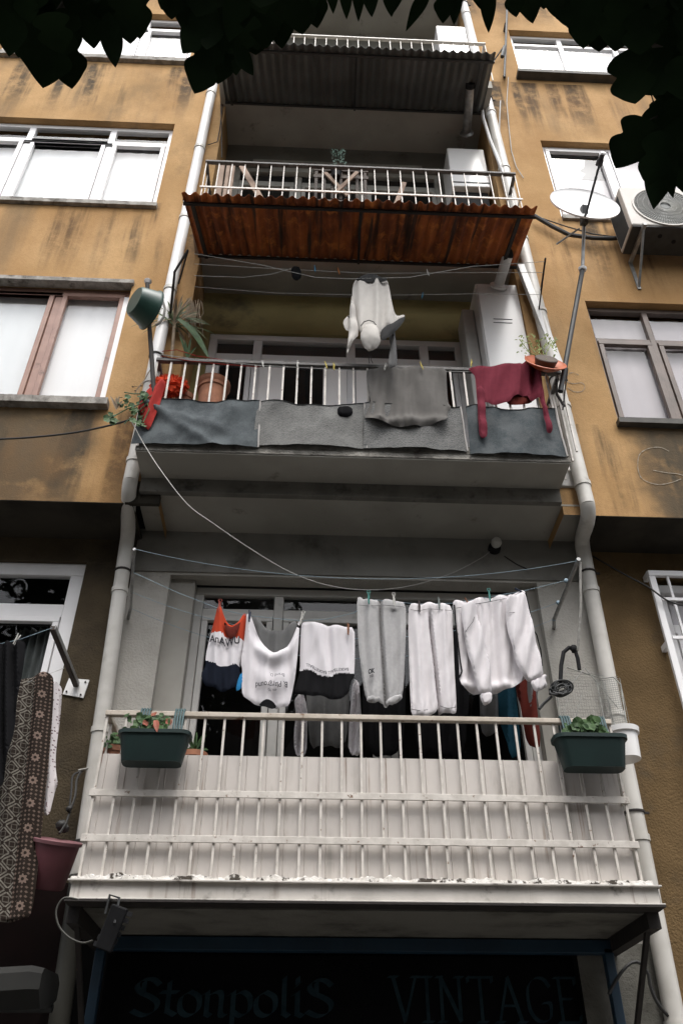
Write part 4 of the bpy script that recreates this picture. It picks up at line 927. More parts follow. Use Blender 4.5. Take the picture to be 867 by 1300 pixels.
hd = thing('hooded_top', 'oatmeal hooded sweatshirt hung upside down from the clothes line', 'hooded top', P(473, 455, Yh))
S_ = lambda x, y: (430 + x * .1038, 340 + y * .1038)
def hy(x, y): return .015 * math.sin(x * .35 + 1) - .02 * gpx(x, 472, 12) - .012 * gpx(x, 452, 4)
cloth('body', [(449, 357), (455, 354), (470, 357), (485, 357), (491, 355), (494, 368), (497, 385), (501, 397), (505, 399), (514, 402), (512, 405), (503, 412), (499, 416), (493, 413), (486, 418), (482, 428), (474, 432), (464, 430), (456, 424), (452, 405), (448, 385), (447, 370)], Yh, 'c_hood', hd, 1.9, hy, .010, 6, sd=31, wr=.006)
cloth('hem', [(450, 355), (458, 351), (464, 348), (477, 348), (483, 352), (492, 354), (491, 356.5), (482, 358.5), (468, 358.5), (456, 357)], Yh - .03, 'c_inner', hd, 1.8, None, .012, 4)
cloth('sleeve', [(447, 372), (450, 385), (452, 400), (456, 424), (449, 432), (444, 441), (440.5, 449), (441, 440), (443, 420), (443.5, 405), (444, 392)], Yh - .025, 'c_hood', hd, 2.0, lambda x, y: .006 * math.sin(y * .3), .02, 6, sd=33)
cloth('sleeve_lining', [(435, 408), (443, 399), (444, 405), (444, 415), (443, 421), (438, 418)], Yh + .01, 'c_hood', hd, 2, None, .004, 4)
cloth('lining', [(483, 420), (490, 413), (499, 410), (507, 404), (515, 401.5), (512, 409), (504, 419), (497, 425), (488, 432), (483, 431)], Yh - .03, 'c_inner', hd, 1.9, None, .008, 4)
cloth('sleeve', [(493, 424), (500, 416), (502, 428), (504, 450), (504, 466), (493, 466), (494, 450), (496, 440)], Yh + .02, 'c_dgrey', hd, 2, lambda x, y: .012 * math.sin(x * .7), .015, 5, sd=35)
m = mb(); blob(m, P(470.5, 428, Yh - .045), (.070, .055, .135), 1.6, .10, 5, 26); m.build('hood', 'c_hood', hd, smooth=True)
m = mb(); m.tube([P(x, y, Yh - .05 - .05 * (1 - abs(x - 468) / 11)) for x, y in ((458, 414), (462, 408.5), (468, 406.5), (474, 408.5), (479, 415))], .004, 6); m.build('hood_seam', 'c_dgrey', hd)
for dx in (0, 3):
    m = mb(); m.tube([P(468 + dx, 452, Yh - .06), P(468.5 + dx * .8, 457, Yh - .06), P(469 + dx * 1.3, 461, Yh - .06)], .003, 5); m.build('drawstring', 'c_black', hd)
Yr = YF - .045
tt = thing('grey_t_shirt', 'dark grey T-shirt pegged to the railing of the middle balcony', 'T-shirt', P(517, 543, Yr))
cloth('shirt_body', [(466, 467), (480, 466.5), (500, 466), (520, 465.5), (545, 466), (566, 467), (567, 490), (569, 510), (573, 516), (568, 522), (567, 537), (550, 540), (540, 543), (530, 541), (515, 543.5), (495, 540), (478, 537), (463, 531.5), (463, 527), (471, 513), (467, 500), (465, 480)], Yr, 'c_tee', tt, 2.4, lambda x, y: .012 * math.sin((x - y * .4) * .16) - .03 * gpx(y, 536, 6) + .006 * N(x, y, .06, 4), .006, 5, sd=41, wr=.006)
sw = thing('maroon_sweater', 'maroon sweater pegged to the railing with its sleeves dangling', 'sweater', P(648, 555, Yr))
cloth('sweater_body', [(594, 467), (600, 466), (620, 464.5), (650, 461), (672, 458), (683, 457.5), (687, 475), (690, 500), (688, 510), (680, 506), (672, 510), (668, 502), (660, 500), (652, 503), (646, 511), (638, 511), (626, 514), (616, 511), (606, 513), (604.5, 495), (603, 480), (598, 473)], Yr, 'c_maroon', sw, 2.3, lambda x, y: .018 * math.sin((x - 3) * .45) * (x > 660) + .008 * math.sin(x * .2 + y * .1), .007, 5, sd=44, wr=.006)
cloth('sleeve', [(605, 490), (614, 492), (616, 511), (616.5, 528), (619, 548), (617, 555), (611, 556), (608, 550), (606.5, 530), (605.5, 508)], Yr - .02, 'c_maroon', sw, 2, lambda x, y: .006 * math.sin(y * .3), .02, 5, sd=45)
cloth('sleeve', [(684, 480), (688, 485), (691, 505), (694, 518), (699, 533), (701.5, 545), (699, 549.5), (694, 548.5), (691.5, 535), (687, 514), (684, 500)], Yr - .02, 'c_maroon', sw, 2, lambda x, y: .006 * math.sin(y * .3), .016, 4, sd=46)
cloth('neckband', [(642, 505), (650, 498), (660, 496), (670, 499), (677, 506), (674, 512), (660, 514), (644, 514)], Yr + .025, 'c_wine', sw, 2, None, .004, 4)
def sock(pts, Y, label):
    o = cloth('sock', pts, Y, 'c_black', None, 1.6, None, .02, 5); tag(o, label, 'sock', 'black socks')
sock([(428, 517), (438, 515), (447, 517), (448, 526), (440, 530), (429, 528)], YF - .04, 'black sock bundled on top of the fabric screen')
sock([(369, 341), (375, 338), (382, 341), (383, 352), (378, 356), (371, 354)], 4.06, 'small black bundle hanging from the clothes line left of the hooded top')
for px, py, Y, mt, lb in ((400, 342, 4.08, 'blue', 'blue peg on the bare line left of the hooded top'), (430, 345, 4.08, 'orange', 'orange peg on the bare line left of the hooded top'), (543, 347, 4.06, 'white', 'white peg on the bare line right of the hooded top'), (536, 376, 4.28, 'blue', 'blue peg on the lower line right of the hooded top'), (334, 463, 4.16, 'white', 'white peg on the left part of the middle top rail'), (378, 463, 4.16, 'white', 'white peg on the middle top rail above the hatched screen'), (414, 464, 4.16, 'yellow', 'yellow peg on the middle top rail left of the grey T-shirt'), (424, 466, 4.16, 'yellow', 'dull yellow peg on the middle top rail close beside the grey T-shirt'), (489, 466, 4.12, 'white', 'white peg on the left shoulder of the grey T-shirt'), (535, 465, 4.12, 'yellow', 'yellow-green peg on the right shoulder of the grey T-shirt'), (598, 462, 4.12, 'yellow', 'yellow peg at the left end of the maroon sweater'), (667, 457, 4.12, 'orange', 'orange peg at the right end of the maroon sweater')):
    peg(px, py, Y, pgm[mt], lb, rnd.uniform(-.3, .3))
for k, (y0, y1_) in enumerate(((459, 469), (462, 466))):
    pass
dr = thing('rail_line', 'white and red cord tied along the middle top rail', 'cord', P(400, 462, YF))
m = mb(); m.tube([P(x, y, YF - .03) for x, y in ((204, 450), (250, 456), (330, 464), (450, 470), (600, 472), (700, 470))], .003, 5); m.build('cord', 'linewhite', dr)
m = mb(); m.tube([P(x, y, YF - .01) for x, y in ((206, 446), (225, 444), (250, 452), (300, 459))], .003, 5); m.build('cord', 'c_redcloth', dr)
m = mb(); m.tube([P(x, y, YF - .02) for x, y in ((204, 452), (240, 458), (280, 462), (330, 466))], .003, 5); m.build('cord', 'c_redcloth', dr)

# ---- fabric screens on the middle balcony
for (x0, x1, y0, y1_, mt, lb, sg) in ((180, 325, 508.5, 569, 'screen_blue', 'blue-grey fabric screen at the left end of the middle railing', 1), (327, 463, 513.5, 571, 'screen_hatch', 'pale hatched fabric screen left of the grey T-shirt', 0), (462.5, 591, 516.5, 575, 'screen_hatch2', 'dark hatched fabric screen behind the grey T-shirt', 0), (592, 718, 519, 582, 'screen_dark', 'mottled blue-black fabric screen at the right end of the middle railing', 0)):
    a, b = P(x0, y0, YF - .03), P(x1, y1_, YF - .03)
    t = thing('fabric_screen', lb, 'fabric screen', Vector(((a.x + b.x) / 2, YF - .03, b.z)), 'fabric screens on the middle railing')
    n1, n2 = 60, 22; vs = []
    zt0, zb0 = P(x0, y0, YF).z, P(x0, y1_ - (3 if not sg else 2), YF).z
    for jx in range(n2 + 1):
        for i in range(n1 + 1):
            s, q = i / n1, jx / n2
            x = a.x + (b.x - a.x) * s - (.012 * q if s < .5 else -.012 * q)
            z = zt0 + (zb0 - zt0) * q - .008 * math.sin(s * math.pi) * (1 - q) + .006 * N(s * 9, 2, 1, x0)
            y = YF - .026 - .014 * math.sin((s * 3 + q * (2.2 if sg else 1.2)) * 3) * (1 - q * .7) - .030 * N(s * 6, q * 2.0 + s * 2, 1, x0 * .1) * (1 - q * .6) - (.02 * math.sin(s * math.pi) * q)
            if sg: y -= .03 * math.exp(-((q - .75 * s - .12) / .10) ** 2) * (1 - s) + .02 * math.exp(-((q - 1.5 * s - .05) / .10) ** 2)
            vs.append((x, min(y, YF - .009), z))
    m = mb(); w = n1 + 1; k = len(vs)
    vs2 = [(v[0], v[1] + .003, v[2]) for v in vs]
    fs = [(j_ * w + i, (j_ + 1) * w + i, (j_ + 1) * w + i + 1, j_ * w + i + 1) for j_ in range(n2) for i in range(n1)]
    m.add(vs + vs2, fs + [tuple(q + k for q in f[::-1]) for f in fs])
    m.build('cloth', mt, t, smooth=True)
    m = mb(); m.tube([Vector(vs[i]) + Vector((0, -.002, .002)) for i in range(0, w, 3)], .0035, 5); m.build('hem', 'darkgrey', t)
    m = mb(); m.tube([Vector(vs[j_ * w + n1]) + Vector((.003, -.003, 0)) for j_ in range(n2 + 1)], .006, 5); m.build('hem', 'screen_edge', t)

# =============================================================== things on the middle balcony
def leaf_blade(m, p, q, w, bend=.1, n=6, mi=0, nrm=None):
    p, q = Vector(p), Vector(q); d = q - p; u = d.cross(nrm or Vector((0, -1, .2)))
    if u.length < 1e-5: u = Vector((1, 0, 0))
    u.normalize(); k = u.cross(d).normalized(); vs = []
    for i in range(n + 1):
        t = i / n; c = p + d * t + Vector((0, 0, bend * d.length * math.sin(math.pi * t))); ww = w * math.sin(math.pi * min(.98, .12 + t * .86)) ** .7
        vs += [c - u * ww / 2 + k * ww * .15, c, c + u * ww / 2 + k * ww * .15]
    m.add(vs, [(3 * i + j, 3 * i + j + 1, 3 * i + j + 4, 3 * i + j + 3) for i in range(n) for j in (0, 1)], mi)
def pot(t, c, rt, rb_, h, mat, rim=.02, n=28):
    c = Vector(c); m = mb()
    m.lathe([(rb_, 0), (rt * .97, h - rim * 1.6), (rt * 1.06, h - rim * 1.5), (rt * 1.08, h), (rt * .96, h), (rt * .93, h - .02), (.001, h - .025)], c, (0, 0, 1), n); return m.build('pot', mat, t, smooth=True)
bz = FL[0]
c = P(270, 500, 4.36); t = thing('flowerpot', 'large terracotta pot behind the bars next to the red cloth', 'flowerpot', (c.x, 4.36, bz)); pot(t, (c.x, 4.36, bz), .105, .075, 6.10 - bz, 'terracotta', .05)
m = mb(); m.lathe([(.11, 0), (.125, .02), (.125, .05), (.113, .055)], (c.x, 4.36, 6.10 - .05)); m.build('rim', 'terracotta', t, smooth=True)
c = P(236, 500, 4.42); t = thing('flowerpot', 'smaller terracotta pot half hidden by the red cloth', 'flowerpot', (c.x, 4.42, bz)); pot(t, (c.x, 4.42, bz), .07, .055, 6.02 - bz, 'terracotta', .03)
# dracaena
dc = P(222, 408, 4.42); t = thing('spiky_plant', 'spiky dracaena with narrow arching leaves at the left of the middle balcony', 'plant', (dc.x, 4.42, bz))
m = mb(); m.tube([(dc.x + .05, 4.45, bz + .65), (dc.x + .02, 4.43, dc.z - .3), dc], [.016, .013, .012], 7); m.build('stem', 'leafdead', t)
for k in range(46):
    a = rnd.uniform(0, 6.28); e = rnd.uniform(-.5, 1.3); L = rnd.uniform(.18, .36)
    d = Vector((math.cos(a) * math.cos(e), math.sin(a) * math.cos(e) * .6, math.sin(e)))
    m = mb(); leaf_blade(m, dc + Vector((0, 0, rnd.uniform(-.08, .03))), dc + d * L + Vector((0, 0, -.05 * (e < 0))), .021, .12, 6)
    m.build('leaf', 'leafs' if rnd.random() < .75 else 'leafdead', t)
pot(t, (dc.x + .05, 4.47, bz), .09, .07, .65, 'terracotta', .03)
t = thing('broad_leaf_plant', 'long dark green strap leaf drooping beside the spiky dracaena', 'plant', P(262, 470, 4.40))
m = mb(); leaf_blade(m, P(226, 405, 4.36), P(266, 456, 4.30), .055, .10, 10); m.build('leaf', 'leafg', t, smooth=True)
for (x, y) in ((228, 425), (243, 428), (250, 440), (235, 432)):
    m = mb(); leaf_blade(m, P(238, 455, 4.38), P(x, y, 4.34), .02, .06, 6); m.build('leaf', 'leafg', t)
t = thing('dried_plant', 'dried beige stems hanging behind the spiky dracaena', 'plant', P(247, 420, 4.48))
for k in range(26):
    x = 236 + rnd.random() * 22; m = mb(); y = 378 + rnd.random() * 8
    m.tube([P(x, y, 4.5), P(x + rnd.uniform(-3, 3), y + 14, 4.48), P(x + rnd.uniform(-6, 6), y + rnd.uniform(22, 46), 4.47)], .0035, 5); m.build('stem', 'leafdead', t)
# basin on pole
pz = P(193, 500, 4.16); t = thing('pole_with_basin', 'dark green round plastic basin fixed sideways to a pole at the left corner', 'basin', pz)
m = mb(); m.tube([P(196, 505, 4.16), P(193, 455, 4.16), P(189, 400, 4.16), P(187.5, 360, 4.16)], .017, 10); m.build('pole', 'iron', t, smooth=True)
bc = P(184, 389, 4.06); ax = Vector((-.72, -.62, -.06)).normalized()
m = mb(); m.lathe([(.001, .14), (.105, .14), (.118, .125), (.150, .01), (.162, 0), (.162, -.012), (.148, -.01), (.14, .0), (.11, .11), (.001, .118)], bc - ax * .05, ax, 40); m.build('basin', 'greenplastic', t, smooth=True)
m = mb(); m.lathe([(.012, -.03), (.014, .0), (.030, .025), (.030, .032), (.001, .034)], P(187.5, 360, 4.16), (0, 0, 1), 14); m.build('bottle_cap', 'clear', t, smooth=True)
m = mb(); rp = [P(x, y, 4.12 + .08 * i / 6) for i, (x, y) in enumerate(((191, 372), (200, 376), (207, 382), (210, 392), (208, 402), (203, 410), (198, 413)))]
m.tube(rp, .010, 7); m.build('tie', 'rope', t, smooth=True)
# red cloth bundle
t = thing('red_cloth', 'bright red fluffy cloth bundle hanging over the left corner of the middle railing', 'cloth', P(190, 545, 4.15))
c = P(215, 490, 4.30); m = mb(); blob(m, c, (.125, .06, .085), 3, .35, 3, 34)
for k in range(420):
    d = Vector((rnd.gauss(0, 1), rnd.gauss(0, 1), rnd.gauss(0, 1))).normalized(); p = c + Vector((d.x * .122, d.y * .058, d.z * .082))
    leaf_blade(m, p, p + d * .022 + Vector((rnd.uniform(-.01, .01), 0, rnd.uniform(-.01, .01))), .007, 0, 2)
m.build('fluff', 'c_redfluff', t, smooth=True)
cloth('drape', [(203, 482), (212, 484), (206, 500), (203, 515), (197, 530), (190, 545), (181, 541), (180, 528), (174, 515), (182, 504), (190, 494)], 4.155, 'c_redcloth', t, 2.2, lambda x, y: .014 * math.sin(x * .5 + y * .2), .02, 6, sd=51)
# trailing geranium
t = thing('trailing_geranium', 'trailing green geranium reaching out from the left corner of the middle balcony', 'plant', P(160, 545, 4.2))
m = mb()
for pts in (((196, 500), (180, 512), (160, 520), (142, 530)), ((190, 510), (172, 525), (158, 538)), ((185, 500), (170, 500), (158, 498)), ((186, 508), (190, 520), (182, 536))):
    m.tube([P(x, y, 4.14 - .02 * i) for i, (x, y) in enumerate(pts)], .004, 5)
m.build('stem', 'leafg', t)
def round_leaf(m, c, r, n, nrm, mi=0):
    nrm = Vector(nrm).normalized(); u = nrm.orthogonal().normalized(); v = nrm.cross(u)
    vs = [Vector(c) + nrm * (-.15 * r)] + [Vector(c) + (u * math.cos(a) + v * math.sin(a)) * r * (1 + .13 * math.cos(5 * a)) + nrm * .1 * r * math.sin(3 * a) for a in (2 * math.pi * i / n for i in range(n))]
    m.add(vs, [(0, 1 + i, 1 + (i + 1) % n) for i in range(n)], mi)
for k in range(72):
    cx, cy, sx, sy_ = rnd.choice(((160, 508, 9, 7), (143, 530, 7, 6), (170, 520, 10, 9), (184, 503, 6, 6), (178, 535, 6, 5)))
    p = P(cx + rnd.gauss(0, sx * .6), cy + rnd.gauss(0, sy_ * .6), 4.10 + rnd.uniform(-.06, .06))
    m = mb(); round_leaf(m, p, rnd.uniform(.012, .026), 10, (rnd.uniform(-.7, .7), -1, rnd.uniform(-.2, 1))); m.build('leaf', 'leafg', t)
m = mb()
for k in range(5): leaf_blade(m, P(148, 520, 4.15), P(140 + k * 4, 505 + rnd.uniform(-5, 5), 4.13), .018, .1, 4)
m.build('dry_leaf', 'leafdead', t)
t = thing('dry_twig', 'bare dry twig with seed heads beside the red cloth', 'twig', P(175, 500, 4.2))
m = mb(); m.tube([P(192, 468, 4.18), P(184, 482, 4.18), (P(176, 492, 4.18)), P(172, 500, 4.18)], .004, 5)
for x, y in ((172, 496), (180, 490), (176, 500), (169, 491)):
    m.tube([P(178, 490, 4.18), P(x, y, 4.17)], .002, 4); m.lathe([(.001, -.008), (.008, 0), (.001, .008)], P(x, y, 4.17), (0, 0, 1), 8)
m.build('twig', 'leafdead', t)

# boiler cabinet, middle balcony
def flue(t, a, b, r, capl):
    a, b = Vector(a), Vector(b); d = (b - a).normalized()
    m = mb(); m.tube([a, b - d * capl], r, 20); m.build('flue_pipe', 'pipe_white' if t['label'].startswith('tall') else 'steel', t, smooth=True)
    m = mb(); m.lathe([(r * 1.75, 0), (r * 1.7, .012), (r * 1.02, .03)], a, d, 20); m.build('flange', 'appliance' if t['label'].startswith('tall') else 'steel', t, smooth=True)
    m = mb(); m.lathe([(r * 1.1, 0), (r * 1.12, capl * .9), (r * .8, capl), (r * .7, capl * .7), (.001, capl * .7)], b - d * capl, d, 20); m.build('flue_cap', 'black', t, smooth=True)
x0, x1 = P(602, 357, 4.56).x, P(657, 357, 4.56).x
t = thing('boiler_cabinet', 'tall white boiler cabinet with a flue on the middle balcony', 'boiler', ((x0 + x1) / 2, 4.75, bz))
m = mb(); m.box(x0, x1, 4.56, 4.93, 5.75, 7.68); m.build('casing', 'appliance', t, bevel=.01)
m = mb(); m.box(x0 + .012, x1 - .012, 4.548, 4.557, 6.30, 7.665); m.build('front_panel', 'appliance', t, bevel=.005)
m = mb(); m.box(x0 - .11, x0 - .006, 4.70, 4.93, 5.75, 7.50); m.build('side_box', 'pvc_grey', t, bevel=.008)
m = mb()
for k in range(2): q = P(638, 405 + k * 4.5, 4.545); m.box(q.x - .08, q.x + .08, 4.5445, 4.5475, q.z - .003, q.z + .003)
m.build('louvre', 'darkgrey', t)
flue(t, P(632, 364, 4.546), P(648, 312, 4.19), .045, .09)
m = mb(); m.box(x0 - .10, x1 + .1, 4.50, 4.93, 5.34, 5.62); tag(m.build('cupboard', 'pvc_grey', None, bevel=.01), 'low white cupboard under the tall boiler cabinet', 'cupboard')
# bowl with plant at the right corner
c = P(690, 468, 4.14); t = thing('plant_bowl', 'orange terracotta bowl with pale green plant at the right corner of the middle railing', 'plant bowl', c)
ax = Vector((.10, -.90, .42)).normalized()
m = mb(); m.lathe([(.001, 0), (.08, 0), (.14, .035), (.155, .05), (.148, .052), (.13, .038), (.001, .012)], c, ax, 32); m.build('bowl', 'orange', t, smooth=True)
m = mb(); m.lathe([(.07, .016), (.085, .075), (.08, .08), (.001, .07)], c, ax, 24); m.build('inner_pot', 'darkwood', t, smooth=True)
for k in range(95):
    x = rnd.uniform(656, 706); y = 424 + rnd.random() * 24 + abs(x - 682) * .12; p = P(x, y, 4.20 + rnd.uniform(-.08, .08))
    m = mb(); leaf_blade(m, p, p + Vector((rnd.uniform(-.03, .03), rnd.uniform(-.02, .02), rnd.uniform(-.03, .03))), .014, .1, 4); m.build('leaf', 'leafy', t)
m = mb()
for x in (660, 672, 684, 694, 702): m.tube([c + ax * .07, P((x + 684) / 2, 448, 4.18), P(x, 432, 4.2)], .003, 5)
m.build('stem', 'leafy', t)
# satellite dish on a pole
q0, q1, q2 = P(711, 497, 4.15), P(739, 342, 4.10), P(741, 284, 3.98)
t = thing('satellite_dish', 'white satellite dish on a dark pole rising from the middle railing', 'satellite dish', q0)
m = mb(); m.tube([q0, q1], .019, 12); m.build('pole', 'darkgrey', t, smooth=True)
m = mb(); m.tube([q1, q2, P(741, 268, 3.93)], .014, 10); m.build('pole', 'steel', t, smooth=True)
m = mb(); m.lathe([(.03, -.01), (.034, 0), (.034, .012), (.015, .02)], q1, (q2 - q1), 14); m.build('pole_cap', 'appliance', t, smooth=True)
dcn = P(742, 258, 3.86); dn = Vector((.06, -1, .16)).normalized(); m = mb()
prof = [(.290 * s, .055 * s * s - .055) for s in (0.001, .15, .3, .45, .6, .75, .9, 1.0)] + [(.293, .004), (.288, -.012)] + [(.290 * s, .055 * s * s - .067) for s in (.9, .7, .5, .3, .1, .001)]
m.lathe(prof, dcn, dn, 48); m.build('reflector', 'appliance', t, smooth=True)
lnb = P(762, 203, 3.50); m = mb(); m.tube([P(738, 285, 3.93), P(744, 270, 3.80), lnb], .010, 8); m.build('feed_arm', 'darkgrey', t, smooth=True)
d = (dcn - lnb).normalized(); m = mb(); m.tube([lnb - d * .05, lnb - d * .01, lnb + d * .0, lnb + d * .045], [.018, .02, .026, .028], 14); m.build('receiver', 'darkgrey', t, smooth=True)
m = mb(); m.lathe([(.026, 0), (.020, .012), (.001, .016)], lnb - d * .05, -d, 14); m.build('receiver_cap', 'appliance', t, smooth=True)
m = mb(); m.bar(P(741, 285, 3.95), P(741, 262, 3.88), .05, .05); m.build('clamp', 'darkgrey', t)
m = mb(); m.tube([P(735, 290, 3.95), P(706, 310, 4.05)], .008, 6); m.build('stay', 'steel', t)
m = mb(); m.tube([P(706, 482, 4.15), P(706, 500, 4.17), P(716, 516, 4.18)], .010, 6); m.tube([P(720, 468, 4.15), P(714, 520, 4.18)], .006, 6); m.build('bracket', 'iron', t)
# bundle of black cables to the dish
for pts, r, lb in ((((678, 274), (700, 287), (722, 298), (750, 302), (775, 303), (800, 300)), .020, 'thick black cable bundle running past the satellite dish'), (((684, 276), (720, 288), (752, 297), (790, 302)), .006, 'thin black cable sagging behind the satellite dish')):
    m = mb(); m.tube([P(x, y, 4.46) for x, y in pts], r, 8); tag(m.build('cable', 'blackcable', None, smooth=True), lb, 'cable')

# air conditioner
ax0 = P(784, 236, 4.14).x; t = thing('air_conditioner', 'beige outdoor air conditioner on brackets below the right window', 'air conditioner', (ax0 + .37, 4.3, 7.98))
az0, az1, ay0, ay1, ax1 = 8.02, 8.62, 4.14, 4.44, ax0 + .86
m = mb(); m.box(ax0, ax1, ay0, ay1, az0 + .012, az1); m.build('casing', 'ac', t, bevel=.015)
m = mb(); m.box(ax0 + .01, ax1 - .01, ay0 + .01, ay1 - .005, az0, az0 + .011); m.build('base_plate', 'darkgrey', t)
for k in range(3):
    m = mb(); m.lathe([(.02, 0), (.018, -.004)], (ax0 + .28 + .14 * k, ay0 + .10 + .05 * (k % 2), az0 - .001), (0, 0, 1), 14); m.build('drain_hole', 'black', t)
gc = Vector((ax0 + .36, ay0 - .004, (az0 + az1) / 2)); m = mb(); m.lathe([(.275, 0), (.275, .006), (.28, .008), (.292, .006), (.292, 0)], gc, (0, -1, 0), 48); m.build('grille_ring', 'ac', t, smooth=True)
m = mb(); m.lathe([(.274, 0.0), (.274, .002), (.001, .002)], gc, (0, -1, 0), 40); m.build('fan_opening', 'tin', t)
m = mb()
for k in range(72):
    a = 2 * math.pi * k / 72; e = Vector((math.cos(a), 0, math.sin(a))); m.bar(gc + e * .05 + Vector((0, -.009, 0)), gc + e * .276 + Vector((0, -.007, 0)), .0026, .004, (0, 1, 0))
for rr in (.05, .10, .15, .20, .25):
    m.tube([gc + Vector((rr * math.cos(a), -.011, rr * math.sin(a))) for a in (2 * math.pi * i / 40 for i in range(41))], .002, 4)
m.build('fan_grille', 'pvc_dim', t)
m = mb()
for k in range(22): m.box(ax0 - .006, ax0 + .002, ay0 + .06 + k * .010, ay0 + .064 + k * .010, az0 + .04, az1 - .06)
m.build('side_fins', 'darkgrey', t)
for bx in (ax0 + .10, ax0 + .60):
    m = mb(); m.bar((bx, ay0 - .03, az0 - .016), (bx, YW, az0 - .016), .03, .03); m.bar((bx, YW - .008, az0), (bx, YW - .008, az0 - .40), .03, .012); m.bar((bx, ay0 + .02, az0 - .03), (bx, YW - .012, az0 - .37), .018, .018); m.build('bracket', 'steel', t)

# =============================================================== level 3 and 4 things
x0, x1 = P(566, 181, 4.60).x, P(612, 181, 4.60).x
t = thing('wall_boiler', 'white wall boiler with dark pipework beneath on the upper balcony', 'boiler', ((x0 + x1) / 2, 4.75, 9.1))
m = mb(); m.box(x0, x1, 4.60, 4.92, 9.30, 10.02); m.build('casing', 'appliance', t, bevel=.012)
m = mb(); m.box(x0 + .003, x1 - .003, 4.596, 4.599, 9.355, 9.375); m.build('panel_gap', 'darkgrey', t)
m = mb(); m.box(x0 + .02, x1 - .02, 4.66, 4.92, 8.95, 9.295); m.build('connection_box', 'black', t, bevel=.01)
for k in range(5):
    m = mb(); q = x0 + .05 + k * .055; m.tube([(q, 4.70, 9.296), (q, 4.70, 9.12), (q + .01, 4.72, 8.8)], .010, 8); m.build('pipe', 'steel', t, smooth=True)
flue(t, P(592, 170, 4.62), P(597, 104, 4.06), .045, .06)
wb = []
for k, (px, top, w_) in enumerate(((283, 207, .05), (291, 206, .035), (297, 205, .04))):
    m = mb(); a = P(px - 5, 246, 4.34); b = P(px, top, 4.40); m.bar((a.x, 4.34, FL[1]), b, w_, .018, (0, 1, 0))
    tag(m.build('wooden_board', 'wood', None, bevel=.002), ('widest pale board leaning at the left end of the upper railing', 'narrow pale board between two others at the left end of the upper railing', 'pale board nearest the chair at the left of the upper railing')[k], 'board', 'boards leaning on the upper balcony')
m = mb(); a, b = P(307, 211, 4.32), P(327, 245, 4.27); m.bar(a, a + (b - a) * 1.5, .055, .02, (0, 1, 0)); tag(m.build('wooden_plank', 'wood', None, bevel=.004), 'pale plank leaning slantwise behind the left of the upper railing', 'plank')
m = mb(); a, b = P(513, 232, 4.30), P(504, 256, 4.28); m.bar(a, a + (b - a) * 2, .045, .02, (0, 1, 0)); tag(m.build('wooden_stick', 'wood', None, bevel=.004), 'short pale wooden stick right of the chair on the upper balcony', 'stick')
c = P(433, 225, 4.34); t = thing('wooden_chair', 'dark wooden chair with pale crossed slats behind the upper railing', 'chair', (c.x, 4.45, FL[1]))
cx = c.x
m = mb(); m.box(cx - .26, cx + .26, 4.33, 4.36, 9.02, 9.08); m.box(cx - .26, cx + .26, 4.33, 4.36, 8.90, 8.95)
for k in range(7): m.box(cx - .25 + k * .077, cx - .22 + k * .077, 4.335, 4.355, 8.56, 9.02)
m.build('backrest', 'darkwood', t, bevel=.004)
m = mb(); m.box(cx - .24, cx + .24, 4.33, 4.72, 8.50, 8.54); m.build('seat', 'darkwood', t, bevel=.006)
m = mb(); m.box(cx - .24, cx + .24, 4.362, 4.368, 8.955, 9.015); m.build('backrest_trim', 'wood', t)
for s_, y_ in ((-1, 4.315), (1, 4.295)):
    m = mb(); m.bar((cx + s_ * .15, y_, 8.95), (cx - s_ * .06, y_, 8.58), .035, .016, (0, 1, 0)); m.build('cross_slat', 'wood', t)
for a_ in (-1, 1):
    for y_ in (4.35, 4.69):
        m = mb(); m.bar((cx + a_ * .21, y_, 8.50), (cx + a_ * .22, y_, FL[1]), .03); m.build('leg', 'darkwood', t)
m = mb(); m.tube([Vector((cx + .01 + .085 * math.cos(a), 4.385, 9.03 + .12 * math.sin(a))) for a in (math.pi * i / 12 for i in range(13))], .014, 8); tag(m.build('white_hoop', 'c_white', None, smooth=True), 'white arched hoop above the chair on the upper balcony', 'hoop')
c = P(427, 215, 4.30); t = thing('potted_conifer', 'small blue-green potted sprig on the upper railing', 'plant', c)
for k in range(90):
    q = P(421 + rnd.random() * 18, 190 + rnd.random() * 20, 4.30 + rnd.uniform(-.04, .04)); m = mb()
    leaf_blade(m, q, q + Vector((rnd.uniform(-.02, .02), 0, rnd.uniform(.01, .04))), .010, 0, 2)
    m.build('sprig', 'leafconifer', t)
pot(t, (c.x, 4.30, c.z - .13), .05, .035, .12, 'black', .015)
# white cabinet and window at the top balcony
a = P(556, 60, 4.5); m = mb(); m.box(a.x, XR - .02, 4.45, 4.94, 10.69, 12.6); t = tag(m.build('white_cabinet', 'appliance', None, bevel=.01), 'tall white cabinet at the right end of the topmost balcony', 'cabinet')
# antenna mast on the right wing
t = thing('antenna_mast', 'thin dark antenna mast clamped to the upper right wall', 'antenna', P(640, 100, 4.45))
m = mb(); m.tube([P(640, 98, 4.42), P(643, 20, 4.40), P(645, -40, 4.38)], .014, 8); m.build('mast', 'darkgrey', t, smooth=True)
m = mb(); m.bar(P(640, 97, 4.42), P(640, 97, 4.52), .03); m.bar(P(642, 30, 4.40), P(640, 40, 4.52), .03); m.bar(P(642, 55, 4.42), P(626, 78, 4.50), .012); m.build('bracket', 'iron', t)
m = mb(); m.tube([P(637, 72, 4.40), P(640, 60, 4.39)], .022, 8); m.build('clamp', 'darkgrey', t)
m = mb(); m.tube([P(633, 196, 4.44), P(634, 150, 4.44), P(635, 128, 4.44)], .007, 6); tag(m.build('metal_rod', 'steel', None), 'thin upright metal rod beside the right drainpipe near the upper balcony', 'rod')
